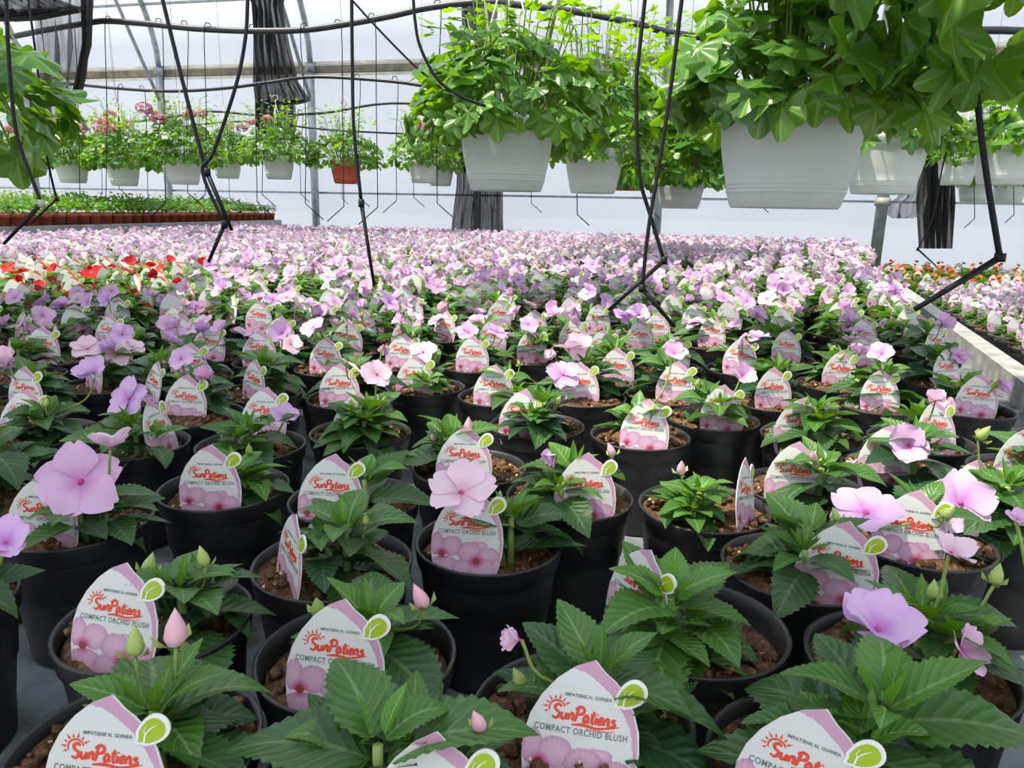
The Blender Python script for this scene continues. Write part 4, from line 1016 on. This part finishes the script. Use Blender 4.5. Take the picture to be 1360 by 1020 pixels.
def cluster_mesh(seed):
    g = random.Random(seed); V = []; Fc = []; C = []
    for _ in range(26):
        d = Vector((g.gauss(0, 1), g.gauss(0, 1), g.gauss(.3, 1))).normalized(); c = np.array((.88, .38, .52)) * g.uniform(.85, 1.1)
        m0 = Matrix.Translation(d * .03) @ align_z(d, g.uniform(0, 6)) @ Matrix.Scale(.014, 4)
        for k in range(5):
            m1 = m0 @ Matrix.Rotation(2 * PI * k / 5, 4, 'Z') @ Matrix.Rotation(-.2, 4, 'Y'); b = len(V); V += [tuple(Matrix.Diagonal((1.15, 1.15, .75, 1)) @ m1 @ Vector(p)) for p in lo_pet]; Fc += [tuple(int(i) + b for i in q) for q in lo_pf]; C += [c] * len(lo_pet)
    return new_mesh('flower_head', V, Fc, M['petal_far'], col=C)
HEADS = [cluster_mesh(1), cluster_mesh(2)]
def basket(px, py_bottom, depth, D, label, group, color='white', near=False, n=120, seed=0, wide=1.0, high=.65, drape=30, lsize=.085, heads=0, rot=0, up=.3, hook=True):
    """px, py_bottom: photo pixel of the middle of the pot's foot, depth: metres ahead"""
    g = random.Random(seed); b = at_y(px, py_bottom, depth); r_ = empty('hanging_basket', tuple(b), rot); tag(r_, label, 'hanging basket', group)
    obj('pot', BP[color], r_, Matrix.Scale(D, 4)); rim = .66 * D; T = Matrix.Translation((0, 0, rim))
    mb = MB(); mb.lathe([(0, rim - .03 * D), (.46 * D, rim - .04 * D)], 24); mb.build('soil', M['soil'], r_)
    lv = mound(g, n, D, wide * D, high * D, drape, lsize, up)
    mb = MB()
    for (m4, p, t) in lv[:: (3 if near else 9)]:
        mb.tube([(p[0] * .35, p[1] * .35, rim - .02 * D), (p[0] * .75, p[1] * .75, rim + max(p[2] * .9, .12 * D) + .02), (p[0], p[1], p[2] + rim)], .0022 if near else .002, 4, cap=False)
    st = mb.build('stems', M['stalk'], r_); st['kind'] = 'stuff'
    if near:
        for (m4, p, t) in lv[:n]: obj('leaf', IVY[g.randrange(4)], r_, T @ m4, ivy_col(g, t * .75))
    if not near or len(lv) > n:
        V = []; Fc = []; C = []
        for (m4, p, t) in (lv[n:] if near else lv):
            k = len(V); V += [tuple(T @ m4 @ Vector(q)) for q in lv_v]; Fc += [tuple(i + k for i in q) for q in lv_f]; C += [ivy_col(g, t * .9)] * len(lv_v)
        nm_ = 'shoot_leaves' if near else 'foliage'; fo = obj(nm_, new_mesh(nm_, V, Fc, M['ivy_far'], col=C), r_); fo['kind'] = 'stuff'
    for k in range(heads):
        a = g.uniform(0, 6.3); q = wide * D * g.uniform(.2, .75); obj('flower_head', HEADS[k % 2], r_, Matrix.Translation((q * math.cos(a), q * math.sin(a), rim + high * D * g.uniform(.95, 1.25))) @ Matrix.Scale(g.uniform(1.0, 1.5), 4))
    if hook:
        mb = MB(); top = rim + D * 1.55
        for k in range(3):
            a = 2 * PI * k / 3 + .5; mb.tube([(.48 * D * math.cos(a), .48 * D * math.sin(a), rim), (0, 0, top)], .0022 * (D / .25), 5)
        mb.build('hanger', M['wire'], r_)
        mb = MB(); mb.tube([(0, 0, top), (0, 0, top + .03)] + [(.02 * math.sin(R(a)), 0, top + .05 - .02 * math.cos(R(a))) for a in range(0, 300, 30)], .003, 6); mb.build('hook', M['redpot'] if color == 'red' else M['wire'], r_)
        mb = MB(); mb.tube([(0, 0, top + .065), (0, 0, 3.1 - b[2])], .0012, 4); mb.build('wire', M['tube'], r_)
    return r_
G1 = 'ivy geranium baskets nearest the camera'
basket(1040, 277, 1.38, .262, 'biggest white hanging basket with glossy ivy geranium leaves, upper right', G1, 'white', True, 260, 1, .90, .85, 9, .088, 0, .3, .30)
basket(672, 254, 2.05, .262, 'white hanging basket with bushy ivy geranium at the upper centre', G1, 'white', True, 260, 2, 1.05, .90, 12, .092, 0, 1.1, .12)
basket(1170, 258, 2.55, .26, 'white hanging basket half hidden behind the biggest white one', G1, 'white', True, 150, 3, .90, .80, 8, .080, 0, .6, .2)
basket(787, 257, 3.3, .26, 'white hanging basket just right of the upper centre basket', G1, 'white', True, 290, 4, 1.15, 1.55, 8, .096, 0, 2.0, .12)
basket(1480, -15, .95, .262, 'hanging ivy geranium with huge dark leaves filling the top right corner', G1, 'white', True, 280, 5, 1.55, .7, 88, .118, 0, .9, .05)
basket(-100, 262, 1.55, .262, 'hanging geranium with broad leaves poking in at the left edge', G1, 'white', True, 190, 6, 1.12, .8, 32, .105, 0, .4, .05)
G2 = 'ivy geranium baskets in the second row'
basket(902, 277, 3.9, .26, 'white hanging basket between the crossed black tubes and the biggest basket', G2, 'white', False, 900, 7, 1.35, 1.85, 12, .092, 0, 1, .08)
basket(834, 253, 4.5, .25, 'red brown hanging basket peeking out right of a white one', G2, 'red', False, 700, 8, 1.2, 1.9, 0, .085, 0, 2, .08)
basket(1328, 246, 3.4, .25, 'white ribbed hanging basket at the right edge above the bent tube', G2, 'white', False, 130, 9, .9, .6, 10, .085)
basket(1268, 246, 5.2, .25, 'small white hanging basket left of the right edge basket', G2, 'white', False, 120, 10, .9, .8, 10, .080)
basket(1292, 268, 6.0, .25, 'lower small white basket partly behind another near the right edge', G2, 'white', False, 110, 11, .9, .6, 10, .080)
basket(1338, 270, 6.1, .25, 'lowest small white basket at the right edge', G2, 'white', False, 110, 12, .9, .5, 10, .080)
basket(1010, 268, 5.4, .25, 'white hanging basket mostly hidden behind the biggest basket', G2, 'white', False, 140, 23, 1.0, .9, 25, .080)
G3 = 'far row of geranium baskets along the back'
for (x, yb, d, c, hd, lab) in [(32, 242, 6.2, 'white', 3, 'leftmost white basket of the far row, pink flower heads above'),
    (98, 243, 6.1, 'white', 3, 'white far basket with pink flowers, second from the left'),
    (163, 232, 6.6, 'red', 2, 'small red brown far basket among pink geraniums at left'),
    (166, 247, 6.0, 'white', 2, 'white far basket hanging below the small red brown one'),
    (245, 245, 5.2, 'white', 3, 'white far basket behind the crossed black tubes at left'),
    (303, 237, 6.8, 'white', 1, 'white far basket right of the crossed tubes'),
    (371, 238, 6.0, 'white', 1, 'white far basket in front of the dark net column'),
    (460, 244, 6.1, 'red', 0, 'bright red far basket left of the upper centre basket'),
    (562, 243, 6.3, 'white', 1, 'white far basket half hidden left of the upper centre basket'),
    (585, 247, 7.0, 'white', 0, 'white far basket furthest back left of the upper centre basket')]:
    basket(x, yb, d, .25, lab, G3, c, False, 460, int(x) + 40, 1.22, 1.02, 10, .060, hd * 2, 0, .15)

# ------------------------------------------------------------------ irrigation pipes and drip tubes
def pipe(px, y0, r, label, drops, sub=5):
    """pipe parallel to the wall whose middle is y0 metres ahead"""
    def P(x, y):
        d = ray(x, y); t = y0 / (d[1] + WALL_K * d[0]); return CAM + d * t
    root = empty('irrigation_pipe', tuple(P(*px[len(px) // 2]))); o0 = np.array(root.location); tag(root, label, 'pipe', 'black irrigation pipes under the roof')
    pts = [p - o0 for p in spline([P(*q) for q in px], sub)]; mb = MB(); mb.tube(pts, r, 10); mb.build('pipe', M['pipe'], root)
    for (x, y, dx, y1, kx) in drops:              # a drip tube with its bent stake
        a = P(x, y) - o0; b = P(x + dx, (y + y1) / 2) - o0; c = P(x + dx * 1.15, y1) - o0; s_ = r / 5
        up_ = a + np.array([0.04, 0, 0.05]); mb = MB(); mb.tube(spline([a, a + np.array([.02 * np.sign(dx), -.01, .035]), a + np.array([.05 * np.sign(dx), -.01, -.03]), b, c], 5), .0030, 5)
        d1 = P(x + dx * 1.15 + kx, y1 + abs(kx) * .9) - o0; mb.tube([c, d1], .0034, 5); mb.build('drip_tube', M['tube'], root)
    return root
pipe([(-40, 60), (0, 52), (60, 40), (120, 30), (145, 28), (200, 32), (260, 38), (330, 41), (400, 40), (460, 32), (520, 21), (570, 10), (640, 3), (700, 8), (780, 18), (850, 33), (900, 45), (1000, 55), (1150, 52), (1300, 40), (1480, 48)], 4.6, .019,
     'thickest black pipe waving across the top of the photo', [(90, 38, 14, 262, 16), (150, 30, -8, 262, 22), (206, 33, 12, 270, -20), (240, 36, 8, 256, 22), (282, 39, -8, 258, -14), (330, 41, 10, 268, 18), (410, 40, -4, 270, 24), (443, 35, 12, 274, -22), (488, 27, 12, 275, -26), (575, 10, 5, 270, 20), (762, 14, 4, 285, 16)])
pipe([(30, 108), (70, 110), (100, 112), (165, 118), (230, 121), (300, 117), (360, 109), (420, 102), (520, 108), (620, 120), (760, 112), (900, 122), (1060, 112), (1250, 124), (1460, 116)], 5.6, .013,
     'middle black pipe crossing behind the hanging geraniums', [(165, 118, -6, 250, 14), (185, 120, 10, 262, -12), (355, 110, -6, 258, 18), (470, 105, 6, 262, 14), (520, 108, 6, 266, -18), (640, 118, 4, 268, 14)])
pipe([(20, 147), (45, 150), (110, 160), (170, 162), (230, 155), (280, 148), (350, 153), (430, 150), (520, 137), (640, 145), (800, 150), (1000, 150), (1200, 160), (1450, 160)], 6.5, .011,
     'lowest thin black pipe just above the far basket flowers', [(60, 152, 5, 255, 12), (130, 161, 5, 258, -12), (395, 151, 4, 258, 12), (545, 139, 4, 262, 14), (700, 146, 5, 270, 14), (860, 150, 4, 280, 12), (1000, 150, 6, 270, 14), (1290, 160, 4, 290, -14), (1340, 160, 6, 285, -12)])
pipe([(230, 170), (290, 163), (350, 162), (420, 171), (500, 176), (600, 180)], 7.2, .009, 'faint thin pipe behind the pink geranium heads', [(300, 164, 4, 262, 8), (450, 172, 4, 264, 8)])
def drip(pts, depth, label, r=.0026, joint=None, stake_from=None):
    W = [at_y(x, y, depth) for x, y in pts]; k = stake_from if stake_from is not None else len(W)
    root = empty('drip_line', tuple(W[-1])); o0 = np.array(root.location); tag(root, label, 'tube', 'black drip lines hanging over the front bed')
    top = W[0] + np.array([0, .0, .9]); mb = MB(); mb.tube([p - o0 for p in [top] + spline(W[:k], 5)], r, 8); mb.build('tube', M['tube'], root)
    if k < len(W):
        mb = MB(); mb.tube([p - o0 for p in W[k - 1:]], [r * 1.25] * (len(W) - k) + [r * .9], 8); mb.build('stake', M['tube'], root)
        mb = MB(); mb.lathe([(0, -.006), (r * 1.8, -.006), (r * 1.8, .006), (0, .006)], 8, 0, W[k - 1] - o0); mb.build('connector', M['joint'] if joint else M['tube'], root)
    return root
drip([(216, 0), (243, 110), (264, 191), (275, 229), (308, 306)], 1.12, 'black tube slanting right down past the far left baskets', .0030, stake_from=4)
drip([(329, 0), (326, 50), (313, 115), (283, 203), (269, 229), (298, 298), (277, 348)], 1.10, 'black tube crossing the slanting one and bending back at left', .0027, stake_from=6)
drip([(467, 0), (468, 90), (470, 172), (480, 270), (497, 380)], 1.15, 'straight black tube left of the upper centre basket', .0026, stake_from=4)
drip([(463, -5), (500, 36), (545, 82), (575, 108), (600, 128)], 1.95, 'thin black tube slanting into the upper centre basket', .0026)
drip([(549, 0), (551, 25), (558, 62), (581, 105), (612, 128), (645, 141)], 1.72, 'black tube curling into the upper centre geranium', .0034)
drip([(857, -5), (850, 60), (845, 118), (849, 229), (865, 290), (882, 346), (808, 412)], 1.18, 'left one of the pair of crossed tubes, stake bent left', .0030, stake_from=6)
drip([(906, -5), (891, 115), (876, 215), (861, 306), (853, 383), (896, 434)], 1.14, 'right one of the crossed tubes, stake bent right', .0030, stake_from=5)
drip([(1292, 60), (1297, 120), (1304, 187), (1316, 270), (1328, 342), (1215, 411)], 1.05, 'thick black tube with long bent stake at the right', .0042, stake_from=5)
drip([(8, -5), (12, 80), (21, 172), (38, 225), (55, 270), (5, 324)], 1.25, 'black tube with pale joint at the left edge', .0030, True, stake_from=5)
drip([(37, -5), (50, 92), (59, 184), (66, 226), (75, 264), (42, 296)], 1.9, 'thinner tube just right of the left edge tube', .0028, stake_from=5)
drip([(1262, 180), (1250, 230), (1238, 290), (1219, 331), (1243, 353)], 2.6, 'thin grey tube ending among the right bench flowers', .0026, stake_from=4)

# ------------------------------------------------------------------ gathered shade nets and a roof post
def net(outline, depth, label, m, folds, amp, group='shade nets', seed=0):
    """outline: rows (y, x_left, x_right) in the photo, hung at a depth with real folds"""
    V = []; nx = folds * 6
    for (y, xl, xr) in outline:
        for i in range(nx + 1):
            t = i / nx; p = at_y(xl + (xr - xl) * t, y, depth); p[1] += amp * math.sin(t * folds * 2 * PI + seed) + amp * .4 * math.sin(t * 31 + y * .05); V.append(p)
    w = nx + 1; Fc = [(j * w + i, j * w + i + 1, (j + 1) * w + i + 1, (j + 1) * w + i) for j in range(len(outline) - 1) for i in range(nx)]
    o = obj('shade_cloth', new_mesh('shade_cloth', V, Fc, m)); tag(o, label, 'shade cloth', group); return o
net([(-60, 30, 130), (18, 44, 121), (60, 48, 121), (98, 55, 113), (130, 58, 104), (156, 62, 97)], 5.2, 'grey shade net hanging loosely at the upper left', M['netthin'], 4, .05)
net([(-60, 104, 128), (15, 108, 123), (60, 108, 121), (98, 103, 114), (130, 98, 104)], 5.1, 'dark folded edge roll of the loose net at upper left', M['net'], 2, .04)
net([(-40, -40, 110), (0, -30, 80), (14, -20, 118), (24, -30, 60), (26, -30, 20)], 5.0, 'olive net roll along the top left corner', M['net'], 5, .05)
net([(-40, 320, 385), (10, 335, 376), (60, 336, 384), (110, 337, 398), (134, 338, 413), (138, 338, 392), (172, 338, 392), (186, 345, 388)], 6.9, 'black gathered net column between the arches at left', M['net'], 6, .09)
net([(-40, 612, 662), (60, 614, 660), (150, 610, 664), (250, 606, 668), (293, 600, 668), (330, 598, 670)], 7.0, 'black gathered net column behind the upper centre basket', M['net'], 6, .09)
net([(100, 1222, 1262), (215, 1224, 1263), (270, 1223, 1263), (330, 1222, 1262)], 5.9, 'black net column hanging at the right behind white baskets', M['net'], 5, .07)
net([(200, 1219, 1226), (235, 1208, 1228), (262, 1194, 1229), (270, 1180, 1228), (284, 1178, 1226), (290, 1186, 1210)], 5.75, 'sheer net swag tied between the post and net column', M['netthin'], 3, .04)
po = empty('support_post', tuple(at_z(1168, 318, .0))); pb = at_y(1168, 300, 5.75); po.location = (pb[0], pb[1], 0)
tag(po, 'grey steel post standing behind the right bench', 'post')
mb = MB(); mb.tube([(0, 0, 0), (0, 0, 4.0)], .042, 12); mb.build('pole', M['galv'], po)
mb = MB(); mb.lathe([(0, -.03), (.055, -.03), (.055, .03), (0, .03)], 12, 0, (0, 0, float(at_y(1168, 268, 5.75)[2]))); mb.build('clamp', M['alu'], po)
